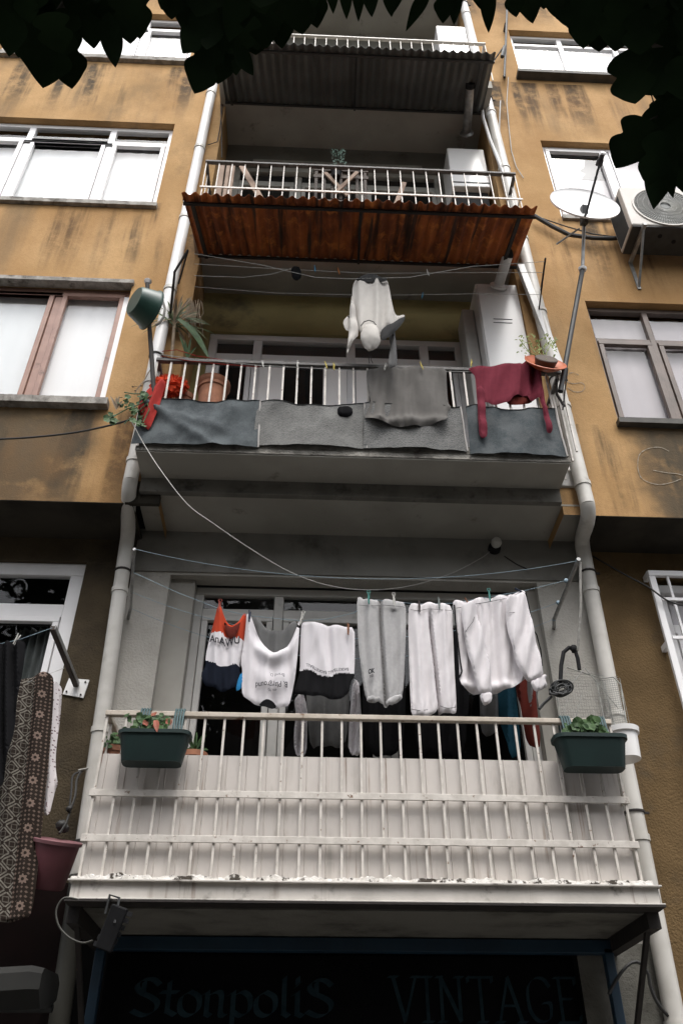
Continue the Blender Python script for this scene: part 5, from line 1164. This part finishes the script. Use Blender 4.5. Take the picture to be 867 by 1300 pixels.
# small cables beside the left corner
for k, (pts, lb) in enumerate(((((280, 105), (281, 150), (282, 200)), 'dark vertical cable nearest the recess at the upper left corner'), (((286, 110), (279, 165), (276, 180), (264, 184)), 'thin cable curling across the left corner of the upper balcony'))):
    m = mb(); m.tube([P(x, y, 4.50) for x, y in pts], .005, 6); tag(m.build('cable', 'blackcable', None, smooth=True), lb, 'cable')

# =============================================================== white balcony things
def planter(px0, px1, pyr, pyb, label, plantfn):
    yf = YF - .17; a, b = P(px0, pyr, yf), P(px1, pyr, yf); zt = a.z; zb = P(px0, pyb, yf + .015).z
    cx, w = (a.x + b.x) / 2, (b.x - a.x); cy, dp = YF - .095, .15
    t = thing('planter', label, 'planter', (cx, cy, zb), 'dark green planters on the white railing')
    def ring(hw, hd, z, n=10):
        out = []; r = min(hd * .7, .05)
        for sx, sy_, a0 in ((1, 1, 0), (-1, 1, 90), (-1, -1, 180), (1, -1, 270)):
            for i in range(n + 1):
                an = R(a0 + 90 * i / n); out.append(Vector((cx + sx * (hw - r) + r * math.cos(an), cy + sy_ * (hd - r) + r * math.sin(an), z)))
        return out
    rows = [ring(w * .40, dp * .34, zb)]
    H_ = zt - zb; nst = 11
    for k in range(nst):
        u = (k + .5) / nst; hw, hd = w * (.40 + .07 * u), dp * (.34 + .10 * u); z = zb + H_ * .86 * u
        rows.append(ring(hw, hd, z)); rows.append(ring(hw + .0015, hd + .0015, z + .003))
    rows += [ring(w * .475, dp * .45, zb + H_ * .87), ring(w * .5, dp * .5, zb + H_ * .88), ring(w * .503, dp * .503, zt), ring(w * .485, dp * .47, zt), ring(w * .47, dp * .44, zt - .02)]
    m = mb(); k = len(rows[0]); m.add([p for r in rows for p in r], [(i * k + j, i * k + (j + 1) % k, (i + 1) * k + (j + 1) % k, (i + 1) * k + j) for i in range(len(rows) - 1) for j in range(k)] + [tuple(range(k))[::-1]])
    m.build('box', 'planter', t, smooth=True)
    m = mb(); m.add(ring(w * .47, dp * .44, zt - .022), [tuple(range(k))]); m.build('soil', 'soil', t)
    for s in (-.22, .27):
        for q in range(4):
            x = cx + s * w + (q - 1.5) * .014; z = 3.455
            m = mb(); m.tube([(x, cy + .03, zt - .01), (x, YF - .035, z - .01), (x, YF - .022, z + .008), (x, YF + .022, z + .008), (x, YF + .026, z - .06)], .0055, 6); m.build('hanger', 'strapblue', t, smooth=True)
    plantfn(t, cx, cy, zt, w); return t
def plant_a(t, cx, cy, zt, w):
    m = mb()
    for k in range(10): m.tube([(cx - .02 + rnd.uniform(-.05, .05), cy, zt - .02), (cx - .03 + rnd.uniform(-.10, .06), cy + rnd.uniform(-.03, .03), zt + rnd.uniform(.02, .09))], .003, 5)
    m.build('stem', 'leafg', t)
    for k in range(58):
        p = Vector((cx - .03 + rnd.gauss(0, .05), cy + rnd.uniform(-.05, .05), zt + rnd.uniform(0, .10)))
        m = mb(); round_leaf(m, p, rnd.uniform(.012, .024), 9, (rnd.uniform(-.7, .7), -1, rnd.uniform(-.4, 1))); m.build('leaf', 'leafg' if rnd.random() < .8 else 'redleaf', t)
    m = mb(); leaf_blade(m, (cx + .0, cy - .06, zt + .05), (cx + .02, cy - .08, zt - .02), .03, .1, 5); m.build('wilted_leaf', 'redleaf', t)
def plant_b(t, cx, cy, zt, w):
    for k in range(62):
        p = Vector((cx - .0 + rnd.gauss(0, .045), cy + rnd.uniform(-.05, .05), zt + rnd.uniform(0, .095)))
        m = mb(); round_leaf(m, p, rnd.uniform(.018, .034), 11, (rnd.uniform(-.8, .8), -1, rnd.uniform(-.4, 1))); m.build('leaf', 'leafg', t)
    m = mb()
    for k in range(8): m.tube([(cx, cy, zt - .02), (cx + rnd.uniform(-.07, .07), cy + rnd.uniform(-.03, .03), zt + rnd.uniform(.02, .08))], .003, 5)
    m.build('stem', 'leafg', t)
planter(149, 242, 924, 964, 'dark green planter with wilting reddish plant on the left of the white railing', plant_a)
planter(705, 798, 929, 971, 'dark green planter with bushy geranium on the right of the white railing', plant_b)
# plants inside, left
t = thing('small_pot_plant', 'small leafy plant tucked behind the left corner of the white railing', 'plant', P(145, 950, 4.35))
for k in range(34):
    p = P(144 + rnd.gauss(0, 4), 940 + rnd.gauss(0, 5), 4.33 + rnd.uniform(-.05, .05)); m = mb(); round_leaf(m, p, rnd.uniform(.012, .02), 8, (rnd.uniform(-.7, .7), -1, rnd.uniform(-.2, 1))); m.build('leaf', 'leafg', t)
c = P(145, 955, 4.36); pot(t, (c.x, 4.36, 3.05), .06, .045, c.z - 3.05 + .02, 'terracotta', .02)
t = thing('balcony_plant', 'sparse dark plant in a pot behind the bars beside the left planter', 'plant', P(248, 960, 4.5))
for k in range(26):
    p = P(247, 955, 4.5); m = mb(); leaf_blade(m, p, p + Vector((rnd.uniform(-.07, .09), rnd.uniform(-.04, .04), rnd.uniform(.0, .13))), .014, .1, 4); m.build('leaf', 'leafg', t)
pot(t, (p.x, 4.5, p.z - .16), .07, .05, .15, 'terracotta', .02)
# white tub right end
c0 = P(796, 927, 4.36); t = thing('white_tub', 'white plastic tub behind the right green planter', 'tub', (c0.x, 4.36, c0.z - .18))
m = mb(); w2 = .10; 
prof = [(.072, -.17), (.080, -.03), (.092, -.028), (.096, 0), (.086, 0), (.08, -.03), (.066, -.16), (.001, -.16)]
m.lathe(prof, (c0.x - .035, 4.36, c0.z), (0, 0, 1), 28, sx=1.0); m.build('tub', 'appliance', t, smooth=True)
# wire rack
t = thing('wire_rack', 'folding wire mesh rack standing behind the right green planter', 'wire rack', P(750, 925, 4.45))
yk = 4.46; m = mb()
g0, g1 = P(712, 930, yk), P(778, 930, yk); gt = P(760, 848, yk).z
fr = [(g0.x, yk, g0.z), (g0.x + .02, yk, gt - .10), (g0.x + .10, yk, gt), (g1.x, yk, gt - .07), (g1.x + .02, yk, g1.z)]
m.tube(fr, .004, 6); m.build('frame', 'wire', t)
m = mb()
for k in range(20):
    z = g0.z + (gt - .02 - g0.z) * k / 19; s = max(0, (z - (gt - .10)) / .10); m.tube([(g0.x + .02 + .10 * s, yk, z), (g1.x + .015, yk, min(z, gt - .05))], .0014, 4)
for k in range(22):
    x = g0.x + (g1.x - g0.x) * k / 21; m.tube([(x, yk - .003, g0.z), (x + .01, yk - .003, gt - .06 - .04 * abs(k - 8) / 13)], .0014, 4)
m.build('mesh_panel', 'wire', t)
h0, h1 = P(770, 930, 4.40), P(801, 930, 4.36); ht = P(795, 861, 4.38).z
m = mb(); m.tube([(h0.x, 4.40, h0.z), (h0.x, 4.40, ht), (h1.x - .03, 4.37, ht), (h1.x, 4.36, ht - .05), (h1.x - .02, 4.36, h1.z)], .004, 6); m.build('frame', 'wire', t)
m = mb()
for k in range(26):
    z = h0.z + (ht - h0.z) * k / 25; m.tube([(h0.x, 4.40, z), (h1.x - .006, 4.36, z)], .0013, 4)
for k in range(12):
    x = h0.x + (h1.x - h0.x) * k / 11; m.tube([(x, 4.40 - .04 * k / 11 - .003, h0.z), (x, 4.40 - .04 * k / 11 - .003, ht - .01)], .0013, 4)
m.build('mesh_panel', 'wire', t)
for pts in (((742, 848), (760, 870), (785, 900)), ((742, 848), (722, 872), (716, 905)), ((738, 880), (732, 905), (728, 928))):
    m = mb(); m.tube([P(x, y, yk - .02) for x, y in pts], .003, 5); m.build('strut', 'wire', t)
# coil and black handle hanging on the rope
t = thing('rope_coil', 'coil of grey cord hanging from a black handle at the right of the white balcony', 'rope coil', P(712, 885, 4.32))
m = mb(); m.tube([P(x, y, 4.31) for x, y in ((711, 866), (712, 845), (715, 828), (722, 822), (729, 824), (733, 836), (735, 850))], .012, 8); m.build('handle', 'black', t, smooth=True)
m = mb(); blob(m, P(728, 824, 4.31), (.022, .02, .026), 3, .2, 2, 12); m.build('knot', 'black', t, smooth=True)
m = mb()
for k in range(16):
    cx, cy = 712 + rnd.uniform(-2, 2), 875 + rnd.uniform(-2, 2); a0 = rnd.uniform(-.4, .2); ra_, rb2 = rnd.uniform(4, 15), rnd.uniform(2, 10)
    pts = []
    for i in range(25):
        a = 2 * math.pi * i / 24; u, v = ra_ * math.cos(a), rb2 * math.sin(a); pts.append(P(cx + u * math.cos(a0) - v * math.sin(a0), cy + u * math.sin(a0) + v * math.cos(a0), 4.31 + .02 * math.sin(a + k)))
    m.tube(pts, .0045, 6)
m.tube([P(700, 884, 4.31), P(690, 893, 4.32), P(684, 900, 4.32)], .009, 6)
m.build('coil', 'darkgrey', t, smooth=True)
# wall lamp
c = P(627, 697, YL - .02); t = thing('wall_lamp', 'small round wall lamp on the grey band above the balcony window', 'lamp', c)
m = mb(); m.lathe([(.045, 0), (.045, .03), (.02, .045)], Vector((c.x, YL - .012, c.z)), (0, -1, 0), 20); m.build('base', 'black', t, smooth=True)
m = mb(); m.lathe([(.022, .04), (.035, .06), (.038, .085), (.028, .11), (.001, .118)], Vector((c.x, YL - .012, c.z)), (.05, -1, .1), 20); m.build('bulb_cover', 'lampglass', t, smooth=True)
# cables
def cable(pts, r, mat, label): 
    m = mb(); m.tube(pts, r, 7); return tag(m.build('cable', mat, None, smooth=True), label, 'cable')
cable(smooth([P(165, 530, 4.16), P(182, 562, 4.14), P(205, 598, 4.13), P(238, 640, 4.16), P(270, 664, 4.2), P(320, 698, 4.3), P(370, 727, 4.45), P(420, 744, 4.6), P(470, 749, 4.75), P(520, 744, 4.86), P(570, 729, 4.9), P(608, 710, 4.93), P(622, 700, 4.93)]), .0036, 'cable', 'long pale cable swooping from the middle balcony down to the wall lamp')
cable(smooth([P(-20, 558, 4.40), P(30, 556, 4.38), P(90, 550, 4.34), P(140, 540, 4.22), P(168, 532, 4.16)]), .007, 'blackcable', 'dark cable crossing the left wing to the geranium')
cable(smooth([P(640, 706, 4.935), P(655, 716, 4.935), P(668, 722, 4.935)]), .004, 'blackcable', 'short dark cable on the wall right of the wall lamp')
cable(smooth([P(752, 706, 4.93), P(790, 728, 4.86), P(822, 745, 4.80), P(848, 763, 4.80), P(880, 772, 4.8)]), .006, 'blackcable', 'black cable running to the barred window at the right')

# =============================================================== lower left things
t = thing('drying_bracket', 'wooden drying arm on a white square wall plate at the lower left', 'bracket', P(100, 890, 4.9))
pc = P(100, 872, YL); m = mb(); vs_ = [P(x, y, YL - .012) for x, y in ((88, 861), (114, 863), (106, 886), (80, 881))]
m.add([v for v in vs_] + [v + Vector((0, .010, 0)) for v in vs_], [(3, 2, 1, 0), (4, 5, 6, 7), (0, 1, 5, 4), (1, 2, 6, 5), (2, 3, 7, 6), (3, 0, 4, 7)]); m.build('wall_plate', 'appliance', t)
e0, e1 = P(97, 870, YL - .02), P(67, 797, 4.22); m = mb(); m.bar(e0, e1, .028, .028); m.build('arm', 'darkwood', t, bevel=.003)
m = mb(); m.bar(e0 + Vector((.018, 0, .005)), e1 + Vector((.016, 0, .005)), .005, .026); m.build('arm_strip', 'steel', t)
for x, y in ((109, 866), (103, 882), (85, 878)):
    m = mb(); m.lathe([(.006, 0), (.006, .005), (.001, .006)], P(x, y, YL - .014), (0, -1, 0), 8); m.build('screw', 'iron', t)
m = mb(); m.tube([e1, P(25, 812, 4.24), P(-40, 826, 4.25)], .002, 5); m.build('line', 'lineblue', t)
m = mb(); m.tube([P(82, 848, 4.6), P(64, 855, 4.55), P(0, 880, 4.5)], .002, 5); m.build('line', 'linewhite', t)
peg(22, 812, 4.22, pgm['white'], 'white peg at the top of the black cloth on the lower left', .25)
o = cloth('black_cloth', [(-14, 814), (8, 815), (22, 814), (32, 812), (31, 830), (27, 870), (20, 910), (13, 950), (6, 985), (-2, 1005), (-14, 1010)], 4.24, 'c_black', None, 3, lambda x, y: .02 * math.sin(x * .45), .008, 6); tag(o, 'black cloth hanging at the left edge of the photo', 'cloth')
cpt = [(30, 862), (45, 857), (60, 853), (67, 857), (68, 868), (67, 900), (64, 940), (60, 985), (55, 1030), (51, 1070), (47, 1110), (42, 1145), (37, 1165), (22, 1170), (8, 1171), (-16, 1172), (-16, 900), (5, 880)]
def cuv(x, y):
    q = P(x, y, 4.52); ex = 68 - max(0, y - 870) * .095; r = P(ex, y, 4.52); return (r.x - q.x, q.z)
o = cloth('patterned_cloth', cpt, 4.52, 'carpet', None, 2.6, lambda x, y: .016 * math.sin((x + y * .095) * .22) , .007, 6, uvfn=cuv, sd=61); tag(o, 'brown patterned woven cloth with diamonds and rosettes hanging at the lower left', 'cloth')
o = cloth('dotted_cloth', [(62, 866), (70, 864), (79, 872), (79, 885), (77, 910), (73, 935), (70.5, 960), (71, 980), (75, 997), (70, 1002), (66, 1020), (63, 1036), (55, 1034), (58, 1000), (60, 950)], 4.60, 'dotted', None, 2.4, lambda x, y: .012 * math.sin(x * .5 + y * .03), .006, 5); tag(o, 'white dotted cloth peeping out behind the patterned cloth', 'cloth')
# pink bucket
c = P(73, 1068, 4.60); t = thing('pink_bucket', 'faded pink plastic bucket hanging from a black rope beside the patterned cloth', 'bucket', c - Vector((0, 0, .25)))
bx = Vector((.14, -.30, 1)).normalized()
m = mb(); m.lathe([(.001, -.23), (.085, -.23), (.092, -.22), (.120, -.02), (.121, 0), (.114, 0), (.110, -.02), (.086, -.21), (.001, -.212)], c, bx, 36); m.build('body', 'pink', t, smooth=True)
m = mb(); m.lathe([(.120, -.014), (.131, -.012), (.132, .004), (.124, .008), (.114, .004)], c, bx, 36); m.build('rim', 'pinkrim', t, smooth=True)
m = mb(); m.tube(smooth([P(104, 979, 4.85), P(98, 990, 4.8), P(96, 1010, 4.74), P(90, 1028, 4.70), P(84, 1046, 4.66), P(76, 1058, 4.62)]), .007, 6)
m.tube(smooth([P(104, 979, 4.85), P(93, 985, 4.8), P(91, 1005, 4.74), P(88, 1030, 4.70)]), .006, 6); m.build('rope', 'blackcable', t, smooth=True)
for q, rr in (((88, 1027), .016), ((78, 1048), .028), ((83, 1052), .022)):
    m = mb(); blob(m, P(q[0], q[1], 4.68), (rr, rr, rr), 3, .3, 2, 12); m.build('knot', 'blackcable', t, smooth=True)
m = mb(); m.tube(smooth([P(100, 978, 4.84), P(110, 976, 4.84), P(124, 974, 4.84)]), .006, 6); m.build('tie', 'rope', t, smooth=True)
# chalk letters on the right wing
m = mb()
def chalk(pts, m):
    q = smooth([P(x, y, YW - .004) for x, y in pts], 6); n = len(q); vs = []
    for i, p in enumerate(q):
        d = (q[min(i + 1, n - 1)] - q[max(i - 1, 0)]).normalized(); u = Vector((-d.z, 0, d.x)); w = .0028 + .003 * N(p.x * 60, p.z * 60, 1)
        vs += [p - u * w, p + u * w]
    m.add(vs, [(2 * i, 2 * i + 2, 2 * i + 3, 2 * i + 1) for i in range(n - 1)])
chalk([(849, 573), (838, 568), (824, 569), (812, 576), (809, 590), (812, 604), (820, 611), (835, 615), (850, 613), (864, 608)], m)
chalk([(829, 597), (845, 600), (862, 602), (875, 608)], m)
m.build('chalk_marking', 'chalk', bld)
m = mb(); chalk([(734, 476), (727, 473), (720, 476), (720, 484), (728, 487), (738, 486), (742, 491), (738, 497), (728, 497), (720, 492)], m); m.build('chalk_marking', 'chalk', bld)

# =============================================================== overhanging tree
tree = thing('fig_tree', 'leafy tree whose dark lobed leaves hang across the top of the view', 'tree', (2.5, -1.3, 0))
half = [(0, 0), (.07, .02), (.19, .06), (.29, .16), (.31, .26), (.24, .36), (.20, .42), (.27, .50), (.31, .58), (.29, .68), (.22, .77), (.14, .87), (.06, .95), (0, 1)]
half2 = [(0, 0), (.08, .04), (.19, .14), (.26, .30), (.27, .46), (.23, .62), (.15, .78), (.06, .92), (0, 1)]
def fine(h, k=3):
    q = [Vector((a, b, 0)) for a, b in h]; out = smooth(q, k); return [(max(0, v.x), v.y) for v in out]
half, half2 = fine(half), fine(half2)
def leaf(m, B_, T_, wr=1.0, roll=0.0, cup=.12, lobed=True, mi=0):
    B_, T_ = Vector(B_), Vector(T_); d = T_ - B_; L = d.length
    v = ((B_ + T_) / 2 - Vector((0, 0, EYE))).normalized(); u = d.cross(v)
    if u.length < 1e-5: u = Vector((1, 0, 0))
    u.normalize(); u = Matrix.Rotation(roll, 3, d.normalized()) @ u; k = u.cross(d).normalized()
    H_ = half if lobed else half2; n = len(H_); vs = []
    for sgn in (-1, 1):
        for i, (w, t) in enumerate(H_):
            ww = w * wr * 1.12 * (1 + .10 * N(t * 2.5, sgn, 1, L * 50))
            vs.append(B_ + d * t + u * sgn * ww * L + k * (abs(w) * cup + .05 * math.sin(math.pi * t)) * L)
    mid = len(vs)
    for i, (w, t) in enumerate(H_): vs.append(B_ + d * t + k * .05 * math.sin(math.pi * t) * L)
    fs = []
    for i in range(n - 1):
        fs.append((i, i + 1, mid + i + 1, mid + i)); fs.append((n + i, mid + i, mid + i + 1, n + i + 1))
    m.add(vs, fs, mi)
lm = mb(); br = mb()
def PD(px, py, d):
    v = P(px, py, 1.0) - Vector((0, 0, EYE)); return Vector((0, 0, EYE)) + v.normalized() * d
def LF(bx_, by_, tx, ty_, Y=1.15, w=1.0, roll=0, lob=True, dY=.0): leaf(lm, PD(bx_, by_, Y * 1.95), PD(tx, ty_, Y * 1.95 + dY), w, roll, rnd.uniform(.05, .2), lob)
expl = [  # base, tip, distance, width
 (62, 20, 55, 112, 1.05, 1.05), (75, 30, 92, 113, 1.12, .95), (20, -20, 12, 72, 1.0, .8), (5, -10, -5, 50, 1.1, 1), (138, 15, 147, 86, 1.0, .72), (160, -10, 166, 56, 1.08, 1.05), (110, -10, 120, 62, 1.1, .9), (30, -25, 38, 30, 1.0, 1),
 (135, -30, 125, 40, 1.2, 1.2), (172, -20, 178, 50, 1.15, .9), (90, -20, 70, 60, 1.2, 1.2), (45, -20, 45, 48, 1.15, 1.1),
 (262, 20, 232, 68, 1.0, .8), (272, 45, 247, 119, 1.05, .85), (268, 30, 240, 66, 1.1, .9), (290, 50, 276, 107, 1.08, .8), (296, 55, 322, 96, 1.0, .62), (300, 40, 300, 96, 1.1, .8), (270, -30, 262, 50, 1.1, 1.2), (300, -30, 305, 60, 1.15, 1.3), (225, -25, 205, 12, 1.0, 1), (330, -20, 338, 62, 1.05, 1.0), (352, -10, 358, 62, 1.1, .8), (320, -10, 325, 70, 1.2, 1.2), (375, -25, 384, 44, 1.0, 1.0), (392, -30, 403, 36, 1.1, .9), (345, -20, 330, 45, 1.2, 1.2), (250, -10, 238, 45, 1.15, 1.1),
 (418, -30, 423, 18, 1.0, .6), (437, -30, 440, 25, 1.0, .6), (452, -35, 455, 28, 1.05, .55), (468, -35, 472, 22, 1.0, .6), (495, -30, 497, 22, 1.0, .7), (512, -40, 500, 16, 1.1, .7), (545, -15, 515, 40, 1.0, .5), (566, -25, 562, 30, 1.0, .8), (582, -25, 576, 32, 1.05, .6), (620, -20, 620, 42, 1.0, .6), (608, -30, 612, 14, 1.0, .8),
 (650, -25, 655, 22, 1.0, .9), (672, -25, 676, 30, 1.0, .8), (700, -30, 704, 22, 1.0, .8), (715, -30, 722, 35, 1.05, .9), (690, -40, 690, 12, 1.1, 1.1), (748, -20, 740, 62, 1.0, 1.0), (765, -30, 760, 66, 1.1, 1.2), (790, -20, 780, 66, 1.05, 1.2), (735, -30, 726, 40, 1.1, 1), (815, 10, 812, 70, 1.0, 1.2), (840, -20, 845, 60, 1.1, 1.2), (860, -10, 868, 70, 1.1, 1.2), (800, -30, 800, 40, 1.2, 1.3),
 (797, 62, 806, 132, 1.0, 1.1), (820, 66, 842, 120, 1.05, 1.2), (822, 72, 826, 118, 1.1, .6), (845, 60, 862, 130, 1.08, 1.2), (822, 150, 781, 214, 1.0, 1.15), (830, 130, 860, 190, 1.05, 1.2), (838, 165, 822, 236, 1.0, .95), (842, 180, 829, 266, 1.06, .75), (846, 180, 854, 252, 1.02, .6), (858, 150, 868, 215, 1.1, 1.0), (860, 90, 880, 160, 1.05, 1.3), (838, 140, 836, 200, 1.12, .9), (865, 200, 875, 250, 1.1, .8), (850, 110, 838, 160, 1.1, 1.1)]
for e in expl: LF(*e[:5], e[5], rnd.uniform(-.3, .3), lob=(e[5] > .75), dY=rnd.uniform(-.06, .06))
masses = [((-30, 165), (-60, 14), 84), ((20, 90), (10, 50), 16), ((215, 405), (-60, 6), 76), ((255, 325), (5, 60), 24), ((745, 900), (-60, 15), 46), ((815, 900), (10, 70), 12), ((850, 900), (95, 200), 14), ((400, 730), (-75, -30), 56)]
for (xa_, xb_), (ya_, yb_), n in masses:
    for k in range(n):
        x, y = rnd.uniform(xa_, xb_), rnd.uniform(ya_, yb_); L = rnd.uniform(40, 66)
        LF(x, y - L * .5, x + rnd.uniform(-22, 22), y + L * .5, rnd.uniform(1.0, 1.4), rnd.uniform(.85, 1.25), rnd.uniform(-.4, .4), lob=rnd.random() < .6, dY=rnd.uniform(-.06, .06))
# crown beyond the frame
for k in range(800):
    p = Vector((rnd.gauss(.6, 1.5), rnd.uniform(-2.6, .5), rnd.uniform(3.45, 5.2)))
    d = Vector((rnd.uniform(-.5, .5), rnd.uniform(-.5, .5), -rnd.uniform(.2, 1))).normalized() * rnd.uniform(.11, .17)
    leaf(lm, p, p + d, rnd.uniform(.8, 1.2), rnd.uniform(-1, 1))
lm.build('crown', 'leafd', tree, smooth=True)
br.tube([(2.5, -1.3, 0), (2.45, -1.25, 1.2), (2.35, -1.1, 2.4), (2.1, -.8, 3.3), (1.6, -.4, 3.9), (.9, .1, 4.2)], [.16, .14, .12, .09, .06, .03], 12); br.build('trunk', 'bark', tree, smooth=True)
for pts, r0 in (((Vector((2.1, -.8, 3.3)), PD(900, -40, 2.2), PD(862, 60, 2.2), PD(848, 150, 2.1), PD(842, 190, 2.1)), .014), ((Vector((1.6, -.4, 3.9)), PD(780, -60, 2.3), PD(700, -50, 2.3), PD(560, -45, 2.2), PD(470, -48, 2.2)), .02), ((Vector((.9, .1, 4.2)), PD(380, -60, 2.3), PD(310, -10, 2.2), PD(285, 40, 2.1)), .02), ((Vector((.9, .1, 4.2)), PD(200, -60, 2.3), PD(110, -20, 2.2), PD(70, 20, 2.15)), .02), ((PD(848, 150, 2.1), PD(835, 148, 2.05), PD(824, 152, 2.0)), .004), ((PD(862, 60, 2.2), PD(838, 140, 2.1), PD(826, 120, 2.05)), .004)):
    m = mb(); n = len(pts); m.tube(smooth(list(pts)), [r0 * (1 - .75 * i / ((n - 1) * 5)) for i in range((n - 1) * 5 + 1)], 8); m.build('limb', 'bark', tree, smooth=True)

# =============================================================== street and far side
m = mb(); m.quad((-60, -60, 0), (60, -60, 0), (60, 60, 0), (-60, 60, 0)); tag(m.build('ground', 'asphalt'), kind='structure')
m = mb(); m.box(-30, 30, 3.0, YL + .1, .001, .13); tag(m.build('pavement', 'paving', bevel=.01), kind='structure')
m = mb(); m.box(-30, 30, -5.6, -3.6, .001, .13); tag(m.build('pavement', 'paving', bevel=.01), kind='structure')
ob = thing('added_opposite_building', 'unseen rendered building added across the street to block and bounce light', 'building', (0, -9, 0))  # added out of view; heights and pale render set for light on the facade
m = mb(); m.box(-9, -1.6, -12, -5.6, 0, 7.8); m.build('wall', 'bounce_render_pale', ob)  # walls of the added, unseen building
m = mb(); m.box(-1.6, 16, -12, -5.62, 0, 8.6); m.build('wall', 'bounce_render_pale', ob)
m = mb(); m.box(-20, -9, -12, -5.62, 0, 8.6); m.build('wall', 'bounce_render_pale', ob)
for fx in range(-6, 7):
    for fz in range(3):
        m = mb(); m.box(fx * 2.1 - .5, fx * 2.1 + .5, -5.598, -5.57, 1.2 + fz * 2.8, 2.7 + fz * 2.8); m.build('window', 'darkgrey', ob)  # windows of the added, unseen building
for k, (tx, ty_, th, cr) in enumerate(((-4.6, -4.4, 8.0, 1.9), (-1.7, -4.8, 7.2, 2.3), (5.2, -4.5, 6.2, 1.6))):
    st = thing('street_tree', ('leafy street tree across the road to the left, mirrored in the lower window', 'tallest leafy street tree across the road, mirrored in the balcony window', 'leafy street tree across the road to the right')[k], 'tree', (tx, ty_, 0), 'street trees across the road')
    m = mb(); m.tube([(tx, ty_, 0), (tx + .1, ty_, 3), (tx, ty_ + .1, 5), (tx + .1, ty_, th)], [.16, .13, .10, .03], 10); m.build('trunk', 'bark', st, smooth=True)
    m = mb(); cl = [(Vector((tx + rnd.gauss(0, cr * .5), ty_ + rnd.gauss(0, cr * .3), th + rnd.gauss(1.2, cr * .55))), rnd.uniform(.5, .9)) for _ in range(22)]
    for q in range(5200):
        c, r_ = rnd.choice(cl); d = Vector((rnd.gauss(0, 1), rnd.gauss(0, 1), rnd.gauss(0, 1))).normalized() * r_ * rnd.random() ** .4
        p = c + d; e = Vector((rnd.gauss(0, 1), rnd.gauss(0, 1), rnd.gauss(0, 1))).normalized() * .10; f = e.orthogonal().normalized() * .055
        m.add([p - e, p + f, p + e, p - f], [(0, 1, 2, 3)])
    m.build('crown', 'leafd', st)

# =============================================================== light, camera
w = bpy.data.worlds.new('World'); scene.world = w; w.use_nodes = True
nt = w.node_tree; bg = nt.nodes['Background']; sky = nt.nodes.new('ShaderNodeTexSky'); sky.sky_type = 'NISHITA'; sky.sun_disc = False
SE, SA = 62, 172
sky.sun_elevation = R(SE); sky.sun_rotation = R(SA); sky.air_density = 1.0; sky.dust_density = 4.0; sky.ozone_density = 1.0
hs = nt.nodes.new('ShaderNodeHueSaturation'); hs.inputs['Saturation'].default_value = .25
nt.links.new(sky.outputs[0], hs.inputs['Color']); nt.links.new(hs.outputs[0], bg.inputs[0]); bg.inputs[1].default_value = .15
sd = bpy.data.lights.new('sun', 'SUN'); sd.energy = .6; sd.angle = R(25); sd.color = (1, .97, .92)
so = bpy.data.objects.new('sun', sd); col.objects.link(so)
az = R(SA); dirv = Vector((math.sin(az) * math.cos(R(SE)), math.cos(az) * math.cos(R(SE)), math.sin(R(SE))))
so.rotation_euler = dirv.to_track_quat('Z', 'Y').to_euler(); so.location = (0, -8, 20)
cd = bpy.data.cameras.new('camera'); cam = bpy.data.objects.new('camera', cd); col.objects.link(cam)
cam.location = (0, 0, EYE); cam.rotation_euler = (R(90) + PITCH, 0, -YAW)
cd.sensor_fit = 'VERTICAL'; cd.sensor_height = 36; cd.sensor_width = 24; cd.lens = F / 1300 * 36; cd.clip_start = .05; cd.clip_end = 500
scene.camera = cam
vs_ = scene.view_settings; vs_.view_transform = 'Standard'; vs_.look = 'None'; vs_.exposure = 1.2; vs_.gamma = 1; vs_.use_curve_mapping = False
scene.cycles.max_bounces = 6; scene.cycles.transparent_max_bounces = 8
